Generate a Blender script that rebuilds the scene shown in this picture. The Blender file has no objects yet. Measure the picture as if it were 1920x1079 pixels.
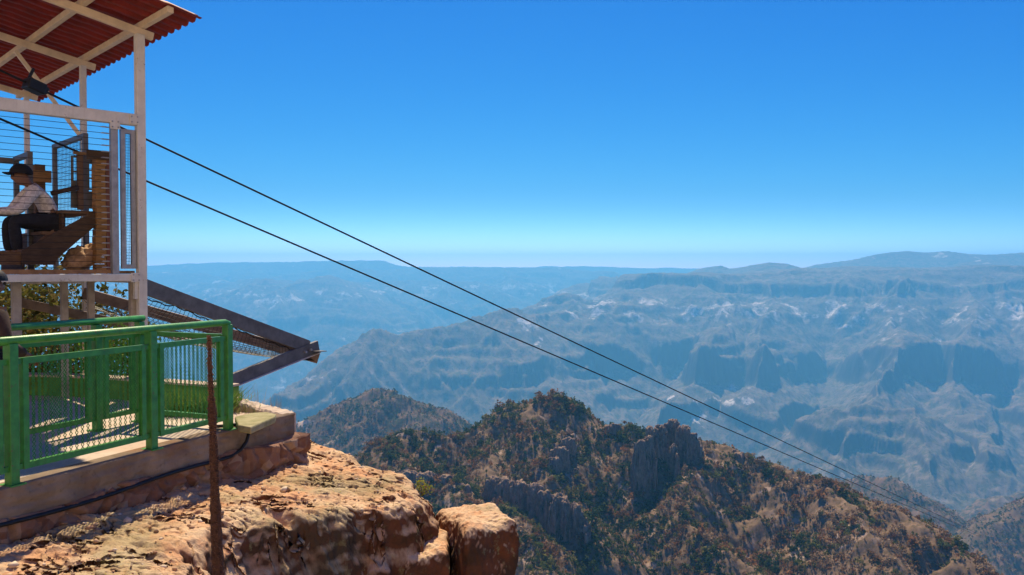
import bpy, math, random
import numpy as np
from mathutils import Vector, Matrix
C = bpy.context.scene
COL = C.collection
R = math.radians
rng = np.random.default_rng(7)
random.seed(7)

# ---------------------------------------------------------------- camera
F, CX, CY, HOR = 1550.0, 960.0, 539.5, 505.0
PITCH = math.atan((CY - HOR) / F)
cam = bpy.data.cameras.new("camera"); camo = bpy.data.objects.new("camera", cam)
COL.objects.link(camo); C.camera = camo
cam.sensor_width = 36.0; cam.lens = 36.0 * F / 1920.0
cam.clip_start = 0.1; cam.clip_end = 200000.0
camo.location = (0, 0, 0); camo.rotation_euler = (R(90) - PITCH, 0, 0)
# ---------------------------------------------------------------- world, sun, exposure
SUN_EL, SUN_AZ = R(56), R(-4)          # azimuth measured from +Y towards +X
w = bpy.data.worlds.new("World"); C.world = w; w.use_nodes = True
nt = w.node_tree; nt.nodes.clear()
sky = nt.nodes.new('ShaderNodeTexSky'); sky.sky_type = 'NISHITA'; sky.sun_disc = False
sky.sun_elevation = SUN_EL; sky.sun_rotation = SUN_AZ
sky.altitude = 2200; sky.air_density = 1.0; sky.dust_density = 0.3; sky.ozone_density = 2.2
SKY_S, SKY_GAM, SKY_MUL = 0.11, (2.8, 1.25, 0.6), (0.50, 0.44, 0.60)
bg = nt.nodes.new('ShaderNodeBackground'); bg.inputs['Strength'].default_value = SKY_S
sep = nt.nodes.new('ShaderNodeSeparateColor'); com = nt.nodes.new('ShaderNodeCombineColor'); nt.links.new(sky.outputs[0], sep.inputs[0])
for k in range(3):                      # deeper blue: each channel of the sky raised to its own power about the horizon's brightness
    dv = nt.nodes.new('ShaderNodeMath'); dv.operation = 'MULTIPLY'; dv.inputs[1].default_value = SKY_S
    pw = nt.nodes.new('ShaderNodeMath'); pw.operation = 'POWER'; pw.inputs[1].default_value = SKY_GAM[k]
    ml = nt.nodes.new('ShaderNodeMath'); ml.operation = 'MULTIPLY'; ml.inputs[1].default_value = SKY_MUL[k] / SKY_S
    nt.links.new(sep.outputs[k], dv.inputs[0]); nt.links.new(dv.outputs[0], pw.inputs[0]); nt.links.new(pw.outputs[0], ml.inputs[0]); nt.links.new(ml.outputs[0], com.inputs[k])
mr = nt.nodes.new('ShaderNodeMapRange'); mr.interpolation_type = 'SMOOTHSTEP'      # the pale glow low over the horizon
nt.links.new(sep.outputs[0], mr.inputs[0]); mr.inputs[1].default_value = 0.48 / SKY_S; mr.inputs[2].default_value = 1.03 / SKY_S
mr.inputs[3].default_value = SKY_S; mr.inputs[4].default_value = SKY_S * 2.5; nt.links.new(mr.outputs[0], bg.inputs['Strength'])
wo = nt.nodes.new('ShaderNodeOutputWorld')
nt.links.new(com.outputs[0], bg.inputs[0]); nt.links.new(bg.outputs[0], wo.inputs[0])
sun = bpy.data.lights.new("sun", 'SUN'); suno = bpy.data.objects.new("sun", sun); COL.objects.link(suno)
sun.energy = 4.8; sun.angle = R(0.53); sun.color = (1.0, 0.83, 0.58)
sd = Vector((math.sin(SUN_AZ) * math.cos(SUN_EL), math.cos(SUN_AZ) * math.cos(SUN_EL), math.sin(SUN_EL)))
suno.rotation_euler = sd.to_track_quat('Z', 'Y').to_euler(); suno.location = (0, 0, 60)
C.view_settings.view_transform = 'Standard'; C.view_settings.look = 'None'
C.view_settings.exposure = 0.68; C.view_settings.gamma = 1.0
C.cycles.volume_bounces = 3; C.cycles.max_bounces = 8; C.cycles.diffuse_bounces = 4
C.cycles.use_denoising = True

# ---------------------------------------------------------------- helpers
cp, sp_ = math.cos(PITCH), math.sin(PITCH)
def ray(px, py):
    a = (px - CX) / F; b = (CY - py) / F
    return Vector((a, cp + b * sp_, -sp_ + b * cp))
def at(px, py, Y):
    d = ray(px, py); return d * (Y / d.y)
def onplane(px, py, P0, n):
    d = ray(px, py); return d * (Vector(P0).dot(n) / d.dot(n))
def atz(px, py, z):
    d = ray(px, py); return d * (z / d.z)

def _h(ix, iy, s):
    n = (ix.astype(np.int64) * 374761393 + iy.astype(np.int64) * 668265263 + s * 1274126177) & 0xffffffff
    n = ((n ^ (n >> 13)) * 1274126177) & 0xffffffff
    return (n ^ (n >> 16)) & 0xffffffff
def perlin(x, y, s=0):
    xi = np.floor(x); yi = np.floor(y); fx = x - xi; fy = y - yi
    u = fx * fx * fx * (fx * (fx * 6 - 15) + 10); v = fy * fy * fy * (fy * (fy * 6 - 15) + 10)
    def g(dx, dy):
        a = _h(xi + dx, yi + dy, s).astype(np.float64) * (2 * math.pi / 4294967296.0)
        return np.cos(a) * (fx - dx) + np.sin(a) * (fy - dy)
    a = g(0, 0); b = g(1, 0); c = g(0, 1); d = g(1, 1)
    return (a + u * (b - a) + v * ((c + u * (d - c)) - (a + u * (b - a)))) * 1.5
def fbm(x, y, oct=4, s=0, gain=0.5):
    t = 0; a = 1.0; f = 1.0
    for k in range(oct):
        t = t + a * perlin(x * f + 17.3 * k, y * f - 9.1 * k, s + k); a *= gain; f *= 2.03
    return t
def ridged(x, y, oct=4, s=0, gain=0.5):
    t = 0; a = 1.0; f = 1.0
    for k in range(oct):
        t = t + a * (1 - 2 * np.abs(perlin(x * f + 7.7 * k, y * f + 3.1 * k, s + k))); a *= gain; f *= 2.03
    return t
def perlin3(x, y, z, s=0):
    zi = np.floor(z); fz = z - zi; w_ = fz * fz * (3 - 2 * fz)
    a = perlin(x + _off(zi, s), y + _off(zi, s + 5), s); b = perlin(x + _off(zi + 1, s), y + _off(zi + 1, s + 5), s)
    return a + (b - a) * w_
def _off(zi, s):
    return (_h(zi, zi * 0 + 3, s) % 1000) * 0.731
def fbm3(x, y, z, oct=4, s=0, gain=0.5):
    t = 0; a = 1.0; f = 1.0
    for k in range(oct):
        t = t + a * perlin3(x * f, y * f, z * f, s + 11 * k); a *= gain; f *= 2.03
    return t

def mesh_np(name, verts, faces, material=None, smooth=False, parent=None, colors=None):
    """faces: (n,3) or (n,4) int array"""
    verts = np.asarray(verts, dtype=np.float32); faces = np.asarray(faces, dtype=np.int32)
    me = bpy.data.meshes.new(name); n, k = faces.shape
    me.vertices.add(len(verts)); me.vertices.foreach_set('co', verts.ravel())
    me.loops.add(n * k); me.loops.foreach_set('vertex_index', faces.ravel())
    me.polygons.add(n); me.polygons.foreach_set('loop_start', np.arange(0, n * k, k, dtype=np.int32))
    if smooth: me.polygons.foreach_set('use_smooth', np.ones(n, dtype=bool))
    if colors is not None:
        ca = me.color_attributes.new('tint', 'FLOAT_COLOR', 'POINT')
        c4 = np.ones((len(verts), 4), dtype=np.float32); c4[:, :3] = colors
        ca.data.foreach_set('color', c4.ravel())
    me.update(calc_edges=True)
    if len(verts) < 20000: me.validate()
    if material: me.materials.append(material)
    o = bpy.data.objects.new(name, me); COL.objects.link(o)
    if parent: o.parent = parent; o.matrix_parent_inverse = parent.matrix_world.inverted() if False else Matrix.Translation(parent.location).inverted()
    return o
def grid_faces(nr, nc):
    i = np.arange(nr * nc).reshape(nr, nc)
    return np.stack([i[:-1, :-1], i[:-1, 1:], i[1:, 1:], i[1:, :-1]], -1).reshape(-1, 4)
def tag(o, label=None, cat=None, group=None, kind=None):
    if label: o['label'] = label
    if cat: o['category'] = cat
    if group: o['group'] = group
    if kind: o['kind'] = kind
    return o
def empty(name, loc, label, cat, group=None):
    o = bpy.data.objects.new(name, None); COL.objects.link(o); o.location = loc; o.empty_display_size = 0.2
    return tag(o, label, cat, group)

# ---------------------------------------------------------------- node material helper
class NM:
    def __init__(s, name):
        s.m = bpy.data.materials.new(name); s.m.use_nodes = True; s.t = s.m.node_tree
        s.b = s.t.nodes['Principled BSDF']; s.b.inputs['Roughness'].default_value = 0.8
        s.b.inputs['Specular IOR Level'].default_value = 0.25
    def n(s, typ, **kw):
        x = s.t.nodes.new(typ)
        for k, v in kw.items():
            if k in x.inputs: x.inputs[k].default_value = v
            else: setattr(x, k, v)
        return x
    def l(s, a, b): s.t.links.new(a, b)
    def pos(s, obj=True):
        return s.n('ShaderNodeNewGeometry').outputs['Position']
    def noise(s, scale, detail=4, rough=0.55, vec=None, stretch=None):
        v = vec or s.pos()
        if stretch:
            mp = s.n('ShaderNodeMapping'); mp.inputs['Scale'].default_value = stretch; s.l(v, mp.inputs['Vector']); v = mp.outputs[0]
        x = s.n('ShaderNodeTexNoise'); x.inputs['Scale'].default_value = scale; x.inputs['Detail'].default_value = detail; x.inputs['Roughness'].default_value = rough
        s.l(v, x.inputs['Vector']); return x.outputs['Fac']
    def ramp(s, fac, stops):
        r = s.n('ShaderNodeValToRGB'); e = r.color_ramp.elements
        while len(e) < len(stops): e.new(0.5)
        for k, (p, c) in enumerate(stops):
            e[k].position = p; e[k].color = (c, c, c, 1) if not hasattr(c, '__len__') else (*c, 1)
        s.l(fac, r.inputs[0]); return r.outputs[0]
    def mix(s, fac, a, b, mode='MIX'):
        x = s.n('ShaderNodeMix', data_type='RGBA', blend_type=mode)
        if hasattr(fac, 'links'): s.l(fac, x.inputs[0])
        else: x.inputs[0].default_value = fac
        for v, i in ((a, 6), (b, 7)):
            if hasattr(v, 'links'): s.l(v, x.inputs[i])
            else: x.inputs[i].default_value = (*v, 1)
        return x.outputs[2]
    def math(s, op, a, b=None):
        x = s.n('ShaderNodeMath', operation=op)
        for v, i in ((a, 0), (b, 1)):
            if v is None: continue
            if hasattr(v, 'links'): s.l(v, x.inputs[i])
            else: x.inputs[i].default_value = v
        return x.outputs[0]
    def color(s, c):
        if hasattr(c, 'links'): s.l(c, s.b.inputs['Base Color'])
        else: s.b.inputs['Base Color'].default_value = (*c, 1)
    def bump(s, h, strength=0.4, dist=0.02, prev=None):
        x = s.n('ShaderNodeBump'); x.inputs['Strength'].default_value = strength; x.inputs['Distance'].default_value = dist
        s.l(h, x.inputs['Height'])
        if prev: s.l(prev, x.inputs['Normal'])
        s.l(x.outputs[0], s.b.inputs['Normal']); return x.outputs[0]
    def slope(s):
        g = s.n('ShaderNodeNewGeometry'); x = s.n('ShaderNodeSeparateXYZ'); s.l(g.outputs['Normal'], x.inputs[0]); return x.outputs['Z']
def plain(name, c, rough=0.6, metal=0.0, var=0.25, scale=9.0, bump=0.0, bscale=60, spec=0.3, c2=None, chips=None):
    m = NM(name); m.b.inputs['Roughness'].default_value = rough; m.b.inputs['Metallic'].default_value = metal
    m.b.inputs['Specular IOR Level'].default_value = spec
    f = m.noise(scale, 5, 0.65)
    lo = tuple(x * (1 - var) for x in c) if c2 is None else c2; hi = tuple(min(1, x * (1 + var * 0.6)) for x in c)
    col = m.ramp(f, [(0.32, lo), (0.62, hi)])
    if chips:                            # rust and chipped paint
        a = m.math('MULTIPLY', m.ramp(m.noise(34, 4, .7), [(.60, 0), (.66, 1)]), m.ramp(m.noise(3.1, 3, .6), [(.50, 0), (.60, 1)]))
        col = m.mix(a, col, chips); st = m.noise(9, 4, .6, stretch=(4, 4, .5)); col = m.mix(m.ramp(st, [(.55, 0), (.75, .35)]), col, tuple(.5 * (x + y) for x, y in zip(c, chips)))
    m.color(col)
    if bump: m.bump(m.noise(bscale, 4, 0.6), bump, 0.01)
    return m.m

# ================================================================ TERRAIN
def ridge_field(X, Y, lines, base, margin, Yr=None):
    """rows of the grid have (before warping) constant Y; each line only touches the block it can reach"""
    H = np.full(X.shape, -1e6); ry = Y.mean(1); lo, hi = X.min, X.max
    for pts, s0, s1 in lines:             # slope s0 near the crest, s1 further away
        P = np.array(pts); r = (P[:, 2].max() - base) / min(s1, 9) + s0[1] + margin
        j0 = max(0, np.searchsorted(ry, P[:, 1].min() - r) - 1); j1 = np.searchsorted(ry, P[:, 1].max() + r) + 1
        if j1 - j0 < 2 or j0 >= len(ry): continue
        xa, xb = P[:, 0].min() - r, P[:, 0].max() + r
        blk = X[j0:j1]; cm = (blk.max(0) >= xa) & (blk.min(0) <= xb)
        if not cm.any(): continue
        i0 = int(np.argmax(cm)); i1 = len(cm) - int(np.argmax(cm[::-1]))
        x = X[j0:j1, i0:i1]; y = Y[j0:j1, i0:i1]; h_ = H[j0:j1, i0:i1]
        for (x0, y0, z0), (x1, y1, z1) in zip(pts[:-1], pts[1:]):
            dx, dy = x1 - x0, y1 - y0; L2 = dx * dx + dy * dy + 1e-9
            t = np.clip(((x - x0) * dx + (y - y0) * dy) / L2, 0, 1)
            d = np.hypot(x - x0 - t * dx, y - y0 - t * dy)
            h = z0 + t * (z1 - z0) - s0[0] * np.minimum(d, s0[1]) - s1 * np.maximum(d - s0[1], 0)
            np.maximum(h_, h, out=h_)
    return H
def W(pts): return [tuple(at(*p)) for p in pts]
def auto_spurs(crest, spacing, length, drop, wig, s0, s1, rg, sub=2, face=-1.0, spread=0.5):
    out = []
    P = np.array(crest); seg = np.hypot(*(P[1:, :2] - P[:-1, :2]).T); cum = np.concatenate([[0], np.cumsum(seg)])
    s = rg.uniform(0, spacing)
    while s < cum[-1]:
        p = np.array([np.interp(s, cum, P[:, k]) for k in range(3)])
        ang = rg.uniform(-spread, spread) ; L = length * rg.uniform(0.6, 1.2); n = 5
        pts = [tuple(p)]; z = p[2] - 0.02 * L
        for k in range(n):
            ang += rg.uniform(-wig, wig); st = L / n
            p = p + np.array([math.sin(ang) * st, face * math.cos(ang) * st, 0])
            z -= drop * st * (0.55 if k < 1 else rg.uniform(0.7, 1.35)); p[2] = z; pts.append(tuple(p))
            if sub and k in (0, 1, 2, 3):
                for sg in (-1, 1):
                    a2 = ang + sg * rg.uniform(0.6, 1.1); q = p.copy(); sp = [tuple(q)]; zz = z
                    for j in range(3):
                        q = q + np.array([math.sin(a2), face * math.cos(a2), 0]) * L * 0.11; zz -= drop * L * 0.11 * 1.15; q[2] = zz; sp.append(tuple(q))
                    out.append((sp, s0, s1))
        out.append((pts, s0, s1))
        s += spacing * rg.uniform(0.6, 1.4)
    return out

# --- far canyon, 2.5 to 42 km : plateau rims, terraced walls, talus
RAW = np.array([-3000, -1150, -720, -700, -560, -520, -350, -300, -170, -148, -60, -45, 0, 5000.0])
MAP = np.array([-3000, -1150, -740, -665, -585, -390, -300, -235, -155, -75, -48, -14, 0, 5000.0])
def Tm(z): return np.interp(z, RAW, MAP)
def Tinv(z): return np.interp(z, MAP, RAW)
def WT(pts):
    return [(x, y, float(Tinv(z))) for x, y, z in W(pts)]
rg = np.random.default_rng(12)
far_lines = []
def crest(pts, s0=(0.5, 200), s1=0.62, sp=None, rgs=None):
    w_ = WT(pts); far_lines.append((w_, s0, s1))
    if sp: far_lines.extend(auto_spurs(w_, *sp, s0=(0.85, 50), s1=0.8, rg=rgs or rg))
    return w_
# horizon mesas
crest([(-300, 500, 13000), (280, 498, 13000), (350, 494, 13000), (420, 492, 13000), (560, 491, 12800), (600, 489, 12800), (690, 488, 12600), (722, 489, 12600), (745, 496, 12600), (770, 500, 12600), (860, 501, 13200)], sp=(1500, 2000, 0.12, 0.4))
crest([(700, 506, 11400), (780, 502, 11500), (850, 501, 11600), (960, 502, 11600), (1060, 504, 11400), (1130, 507, 11000), (1165, 514, 10700)], sp=(1300, 1700, 0.2, 0.4))
crest([(850, 500, 13800), (1000, 501, 13800), (1100, 499, 13800), (1190, 502, 13800), (1300, 504, 13800), (1500, 505, 13800)])
# left middle distance
crest([(-300, 508, 11100), (200, 508, 11100), (300, 507, 11100), (385, 508, 11000), (412, 515, 10900)], sp=(900, 1500, 0.22, 0.5))
crest([(380, 525, 10100), (450, 521, 10000), (500, 516, 8450), (560, 521, 9900), (590, 516, 8350), (620, 513, 8350), (655, 517, 9800), (700, 523, 9800), (770, 519, 9900), (840, 520, 10000), (905, 527, 9900), (950, 545, 9700), (1000, 575, 9400)], sp=(600, 1500, 0.34, 0.5))
crest([(-200, 560, 9400), (100, 550, 9300), (300, 548, 9200), (420, 540, 9100), (500, 532, 9200), (580, 524, 9500)], sp=(500, 1400, 0.4, 0.5))
# plateau hills right behind the rim
crest([(1500, 505, 8400), (1540, 496, 8400), (1600, 488, 8300), (1640, 476, 8200), (1690, 471, 8200), (1725, 474, 8200), (1765, 471, 8100), (1810, 477, 8000), (1860, 478, 8000), (1920, 474, 7900), (2100, 478, 7900)], s0=(0.42, 300), s1=0.5)
crest([(1780, 497, 7300), (1830, 487, 7300), (1880, 492, 7300)], s0=(0.3, 200), s1=0.35)
crest([(1320, 504, 7800), (1362, 498, 7600), (1378, 504, 7500), (1410, 497, 7200), (1440, 492, 7000), (1475, 494, 7000), (1510, 504, 7000)], s0=(0.4, 150), s1=0.45)
crest([(1060, 552, 7600), (1085, 536, 7500), (1115, 522, 7400), (1150, 517, 7300), (1170, 520, 7200), (1210, 512, 7200), (1270, 511, 7200), (1330, 508, 7200)], sp=(600, 1300, 0.35, 0.4))
# rim of the right wall
rim = crest([(985, 582, 5600), (1025, 558, 5700), (1065, 549, 5700), (1100, 557, 5600), (1140, 556, 5500), (1190, 545, 5500), (1235, 527, 5600), (1290, 516, 5700), (1350, 511, 5800), (1450, 508, 5800), (1560, 507, 5700), (1680, 505, 5600), (1800, 505, 5500), (1920, 503, 5400), (2150, 503, 5300)], sp=(520, 900, 0.42, 0.4))
for yy in (6200, 6600): crest([(1290, 511, yy), (1500, 506, yy), (1800, 504, yy), (2150, 503, yy)], s0=(0.05, 450), s1=0.7)
FS = ((0.7, 60), 0.7)
def spur(pts, auto=None):
    w_ = WT(pts); far_lines.append((w_, (0.85, 60), 0.8))
    if auto: far_lines.extend(auto_spurs(w_, *auto, s0=(0.85, 30), s1=0.82, rg=rg, sub=2))
spur([(1240, 530, 5700), (1160, 565, 5200), (1090, 598, 4850), (1040, 650, 4500), (1000, 690, 4200), (950, 740, 3900), (900, 800, 3600)], (260, 500, 0.7, 0.4))
spur([(1330, 530, 5600), (1340, 575, 5150), (1360, 600, 4800), (1330, 690, 4200), (1280, 760, 3850), (1200, 810, 3600)], (260, 500, 0.7, 0.4))
spur([(1450, 520, 5700), (1440, 572, 5150), (1420, 600, 4850), (1440, 690, 4250), (1420, 740, 3950)])
spur([(1640, 520, 5600), (1665, 600, 4700), (1700, 625, 4300), (1690, 700, 3900), (1640, 755, 3500), (1600, 800, 3300), (1560, 870, 3000)], (300, 500, 0.7, 0.4))
spur([(1800, 520, 5500), (1815, 570, 4800), (1825, 590, 4600), (1800, 650, 4200), (1790, 720, 3800), (1830, 800, 3400), (1880, 880, 3000)], (300, 500, 0.7, 0.4))
spur([(1930, 520, 5500), (1900, 560, 5000), (1940, 640, 4300), (1990, 760, 3700)], (260, 450, 0.7, 0.4))
spur([(1560, 768, 3400), (1640, 758, 3350), (1720, 770, 3300), (1760, 830, 3050), (1790, 900, 2850)])
# middle left spur range
crest([(1140, 560, 5400), (1050, 575, 5000), (990, 580, 4700), (960, 573, 4600), (935, 571, 4550), (880, 585, 4450), (830, 597, 4350), (800, 606, 4300), (765, 612, 4250), (735, 610, 4250), (700, 604, 4200), (665, 622, 4100), (640, 642, 4000), (600, 675, 3850), (560, 715, 3650), (480, 790, 3400), (400, 860, 3200)], s0=(0.7, 80), s1=0.66, sp=(300, 1000, 0.55, 0.4))
def far_height(X, Y):
    sc = 900.0
    wx = fbm(X / sc, Y / sc, 3, 3, .35) * 120; wy = fbm(X / sc + 40, Y / sc, 3, 8, .35) * 120
    H = ridge_field(X + wx * 0.8, Y + wy * 0.8, far_lines, -1150, 250)
    H = np.maximum(H, -1130 + 20 * fbm(X / 500, Y / 500, 3, 5))
    dp = np.clip(-H / 300, 0.05, 1)
    g = ridged((X + .35 * wy) / 230, (Y + wx) / 900, 4, 21, 0.5)              # gullies running down the fall line
    H = H + (g - 0.3) * dp * 17
    n = fbm(X / 1300, Y / 1300, 3, 33) * 75 + fbm(X / 180, Y / 180, 3, 35) * 8
    k = np.clip(0.66 + 1.0 * fbm(X / 650, Y / 650, 3, 91), 0.06, 1.0)
    k = k * np.clip(.25 + .75 * ((X / Y) * F + CX - 930) / 160, .25, 1)
    H = H + k * (Tm(H + n) - n - H)
    q = H + n * .5; per = 58.0; q = q + 30 * fbm(X / 700, Y / 700, 3, 97); fr = q / per - np.floor(q / per)               # thin ledges of the layered rock
    led = (np.clip((fr - .62) / .38, 0, 1) - fr) * per
    H = H + led * np.clip(.22 + 1.1 * fbm(X / 420, Y / 420, 3, 95), 0, .75) * np.clip((H + 950) / 300, 0, 1) * np.clip(-H / 60, 0, 1)
    H = H + fbm(X / 110, Y / 110, 5, 44, 0.62) * np.clip(-H / 200, 0.12, 1) * 8
    H = H + ridged(X / 50, Y / 110, 3, 48, 0.6) * np.clip(-H / 200, 0.1, 1) * 5
    return H
def polar(px0, px1, ncol, y0, y1, nrow, hf):
    px = np.linspace(px0, px1, ncol); Y = np.exp(np.linspace(math.log(y0), math.log(y1), nrow))
    YY = np.repeat(Y[:, None], ncol, 1); XX = (px[None, :] - CX) / F * YY
    H = hf(XX, YY)
    return np.stack([XX, YY, H], -1).reshape(-1, 3), grid_faces(nrow, ncol)

def terrain_mat(name, u, veg, soil, rock, pale, s_lo, s_hi, pale_amt=0.62, bumpd=6.0, bench=None):
    """u: metres of the smallest pattern"""
    m = NM(name); m.b.inputs['Roughness'].default_value = 0.95; m.b.inputs['Specular IOR Level'].default_value = 0.05
    n1 = m.noise(1 / (u * 12), 6, 0.6); n2 = m.noise(1 / (u * 3), 5, 0.65); n3 = m.noise(1 / (u * 40), 4, 0.55)
    base = m.mix(m.ramp(n2, [(0.42, 0), (0.58, 1)]), veg, soil)
    base = m.mix(m.ramp(n1, [(0.40, 0), (0.66, 0.75)]), base, tuple(0.5 * (a + b) for a, b in zip(soil, veg)))
    pf = m.math('MULTIPLY', m.ramp(n1, [(pale_amt, 0), (pale_amt + 0.05, 1)]), m.ramp(n3, [(0.45, 0), (0.6, 1)]))
    base = m.mix(pf, base, pale)
    if bench:
        sx = m.n('ShaderNodeSeparateXYZ'); m.l(m.pos(), sx.inputs[0])
        mr = m.n('ShaderNodeMapRange'); mr.inputs[1].default_value = bench[0]; mr.inputs[2].default_value = bench[1]; m.l(sx.outputs[2], mr.inputs[0])
        bell = m.ramp(mr.outputs[0], [(0, 0), (.3, 1), (.7, 1), (1, 0)])
        n5 = m.noise(1 / 170.0, 4, .6); n6 = m.noise(1 / 60.0, 4, .65)
        bf = m.math('MULTIPLY', bell, m.math('MULTIPLY', m.ramp(n5, [(.54, 0), (.60, 1)]), m.ramp(n6, [(.40, 0), (.52, 1)])))
        base = m.mix(bf, base, pale)
        bd = m.noise(1 / 30.0, 3, .6, stretch=(.03, .03, 1)); base = m.mix(m.ramp(bd, [(.50, 0), (.60, .5)]), base, tuple(x * .55 for x in soil))
        sp = m.noise(1 / 16.0, 3, .7); base = m.mix(m.ramp(sp, [(.54, 0), (.62, .7)]), base, (.045, .048, .026))
    sl = m.math('ADD', m.slope(), m.math('MULTIPLY', m.math('SUBTRACT', n2, 0.5), 0.35))
    str_ = m.noise(1 / (u * 3), 4, 0.6, stretch=(1, 1, 0.25))
    rk = m.mix(m.ramp(str_, [(0.35, 0), (0.65, 1)]), tuple(x * 0.6 for x in rock), rock)
    m.color(m.mix(m.ramp(sl, [(s_lo, 1), (s_hi, 0)]), base, rk))
    m.bump(n2, 0.4, bumpd)
    return m.m
M_far = terrain_mat('canyon_terrain', 15.0, (0.095, 0.083, 0.044), (0.235, 0.165, 0.118), (0.10, 0.075, 0.06), (0.66, 0.56, 0.48), 0.46, 0.66, 0.62, 9.0, (-345, -175))
v, f = polar(-160, 2080, 1100, 2450, 14400, 560, far_height)
tag(mesh_np('canyon_hills', v, f, M_far, True), kind='structure')

# --- middle hills, 0.8 to 2.7 km
mid_lines = []
rg2 = np.random.default_rng(5)
def mcrest(pts, s0, s1, sp=None):
    w_ = W(pts); mid_lines.append((w_, s0, s1))
    if sp: mid_lines.extend(auto_spurs(w_, *sp, s0=(0.7, 20), s1=0.72, rg=rg2))
mcrest([(420, 930, 1240), (500, 860, 1260), (560, 803, 1280), (640, 762, 1300), (690, 737, 1310), (716, 731, 1320), (740, 738, 1320), (790, 762, 1330), (840, 780, 1330), (880, 802, 1330), (930, 840, 1330), (1060, 930, 1320)], (0.6, 40), 0.75, (70, 300, 0.62, 0.4))
mcrest([(1300, 860, 1750), (1400, 882, 1650), (1480, 890, 1620), (1580, 898, 1580), (1650, 900, 1520), (1690, 902, 1490), (1740, 940, 1450), (1790, 980, 1420), (1835, 1010, 1390), (1900, 1090, 1330)], (0.6, 40), 0.75, (80, 260, 0.6, 0.4))
mcrest([(2200, 850, 2350), (1920, 922, 2250), (1870, 938, 2200), (1835, 952, 2150), (1820, 965, 2120), (1800, 1010, 2050)], (0.6, 50), 0.75, (110, 400, 0.6, 0.4))
mcrest([(2250, 850, 1350), (2000, 915, 1280), (1920, 953, 1250), (1870, 978, 1230), (1840, 993, 1215), (1795, 1020, 1190), (1740, 1075, 1150)], (0.6, 40), 0.75, (70, 300, 0.6, 0.4))
def mid_height(X, Y):
    wx = fbm(X / 150, Y / 150, 4, 13) * 16; wy = fbm(X / 150 + 40, Y / 150, 4, 18) * 16
    H = ridge_field(X + wx, Y + wy, mid_lines, -1000, 30)
    H = np.maximum(H, -820 - (Y - 850) * 0.1)
    H = H + (ridged(X / 70, Y / 70, 5, 61, 0.55) - 0.4) * 7 + fbm(X / 18, Y / 18, 3, 66) * 2.0
    return H
M_mid = terrain_mat('hill_terrain', 5.0, (0.05, 0.05, 0.022), (0.20, 0.12, 0.075), (0.15, 0.10, 0.08), (0.40, 0.30, 0.23), 0.38, 0.58, 0.60, 2.5)
mv, mf = polar(-100, 2080, 960, 840, 2750, 270, mid_height)
tag(mesh_np('hills', mv, mf, M_mid, True), kind='structure')

# --- near ridge
near_lines = []
rg3 = np.random.default_rng(9)
def ncrest(pts, s0, s1, sp=None):
    w_ = W(pts); near_lines.append((w_, s0, s1))
    if sp: near_lines.extend(auto_spurs(w_, *sp, s0=(0.6, 8), s1=0.8, rg=rg3, sub=1))
ncrest([(560, 960, 500), (640, 900, 515), (700, 855, 525), (722, 830, 535), (740, 818, 540), (775, 812, 545), (800, 813, 545), (850, 823, 545), (870, 815, 547), (900, 803, 550), (930, 782, 555), (960, 763, 560), (985, 750, 562), (1005, 743, 563), (1050, 744, 563), (1070, 755, 560), (1090, 772, 558), (1130, 803, 550), (1200, 806, 542), (1300, 834, 532), (1345, 836, 526), (1375, 843, 520), (1395, 858, 512), (1480, 884, 492), (1560, 905, 472), (1620, 935, 452), (1665, 955, 440), (1720, 981, 425), (1760, 1013, 412), (1800, 1040, 400), (1860, 1082, 385), (1960, 1150, 360), (2100, 1260, 330)], (0.62, 12), 0.78, (34, 85, 0.62, 0.35))
ncrest([(1345, 838, 526), (1300, 880, 500), (1268, 930, 473), (1300, 985, 448), (1350, 1030, 428), (1430, 1085, 402), (1500, 1130, 380)], (0.6, 6), 0.8)
ncrest([(905, 806, 548), (915, 860, 510), (925, 912, 478), (1000, 935, 462), (1060, 952, 450), (1092, 970, 442)], (0.5, 8), 0.9)
ncrest([(930, 945, 436), (965, 995, 405), (1010, 1065, 378), (1040, 1130, 352)], (0.5, 6), 0.8)
ncrest([(1560, 905, 472), (1600, 960, 440), (1640, 1010, 412), (1690, 1075, 385)], (0.5, 8), 0.8, None)
ncrest([(722, 830, 535), (760, 885, 488), (850, 895, 470), (870, 930, 450), (900, 960, 430)], (0.5, 8), 0.85)
def near_height(X, Y):
    wx = fbm(X / 40, Y / 40, 4, 73) * 5; wy = fbm(X / 40 + 40, Y / 40, 4, 78) * 5
    H = ridge_field(X + wx, Y + wy, near_lines, -430, 10)
    H = np.maximum(H, -420)
    H = H + (ridged(X / 26, Y / 26, 4, 81, 0.5) - 0.4) * 2.2 + fbm(X / 6, Y / 6, 3, 86) * 0.7
    return H
NX0, NX1, NY0, NY1, NS = -190.0, 300.0, 270.0, 680.0, 1.25
gx = np.arange(NX0, NX1, NS); gy = np.arange(NY0, NY1, NS)
GX, GY = np.meshgrid(gx, gy); GH = near_height(GX, GY)
def near_z(x, y):
    u = np.clip((x - NX0) / NS, 0, len(gx) - 1.001); v_ = np.clip((y - NY0) / NS, 0, len(gy) - 1.001)
    i = u.astype(int); j = v_.astype(int); a = u - i; b = v_ - j
    return (GH[j, i] * (1 - a) + GH[j, i + 1] * a) * (1 - b) + (GH[j + 1, i] * (1 - a) + GH[j + 1, i + 1] * a) * b
M_near = terrain_mat('ridge_terrain', 1.1, (0.11, 0.078, 0.042), (0.22, 0.145, 0.09), (0.20, 0.14, 0.11), (0.38, 0.28, 0.21), 0.40, 0.58, 0.56, 0.6)
tag(mesh_np('ridge', np.stack([GX, GY, GH], -1).reshape(-1, 3), grid_faces(len(gy), len(gx)), M_near, True), kind='structure')
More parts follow.
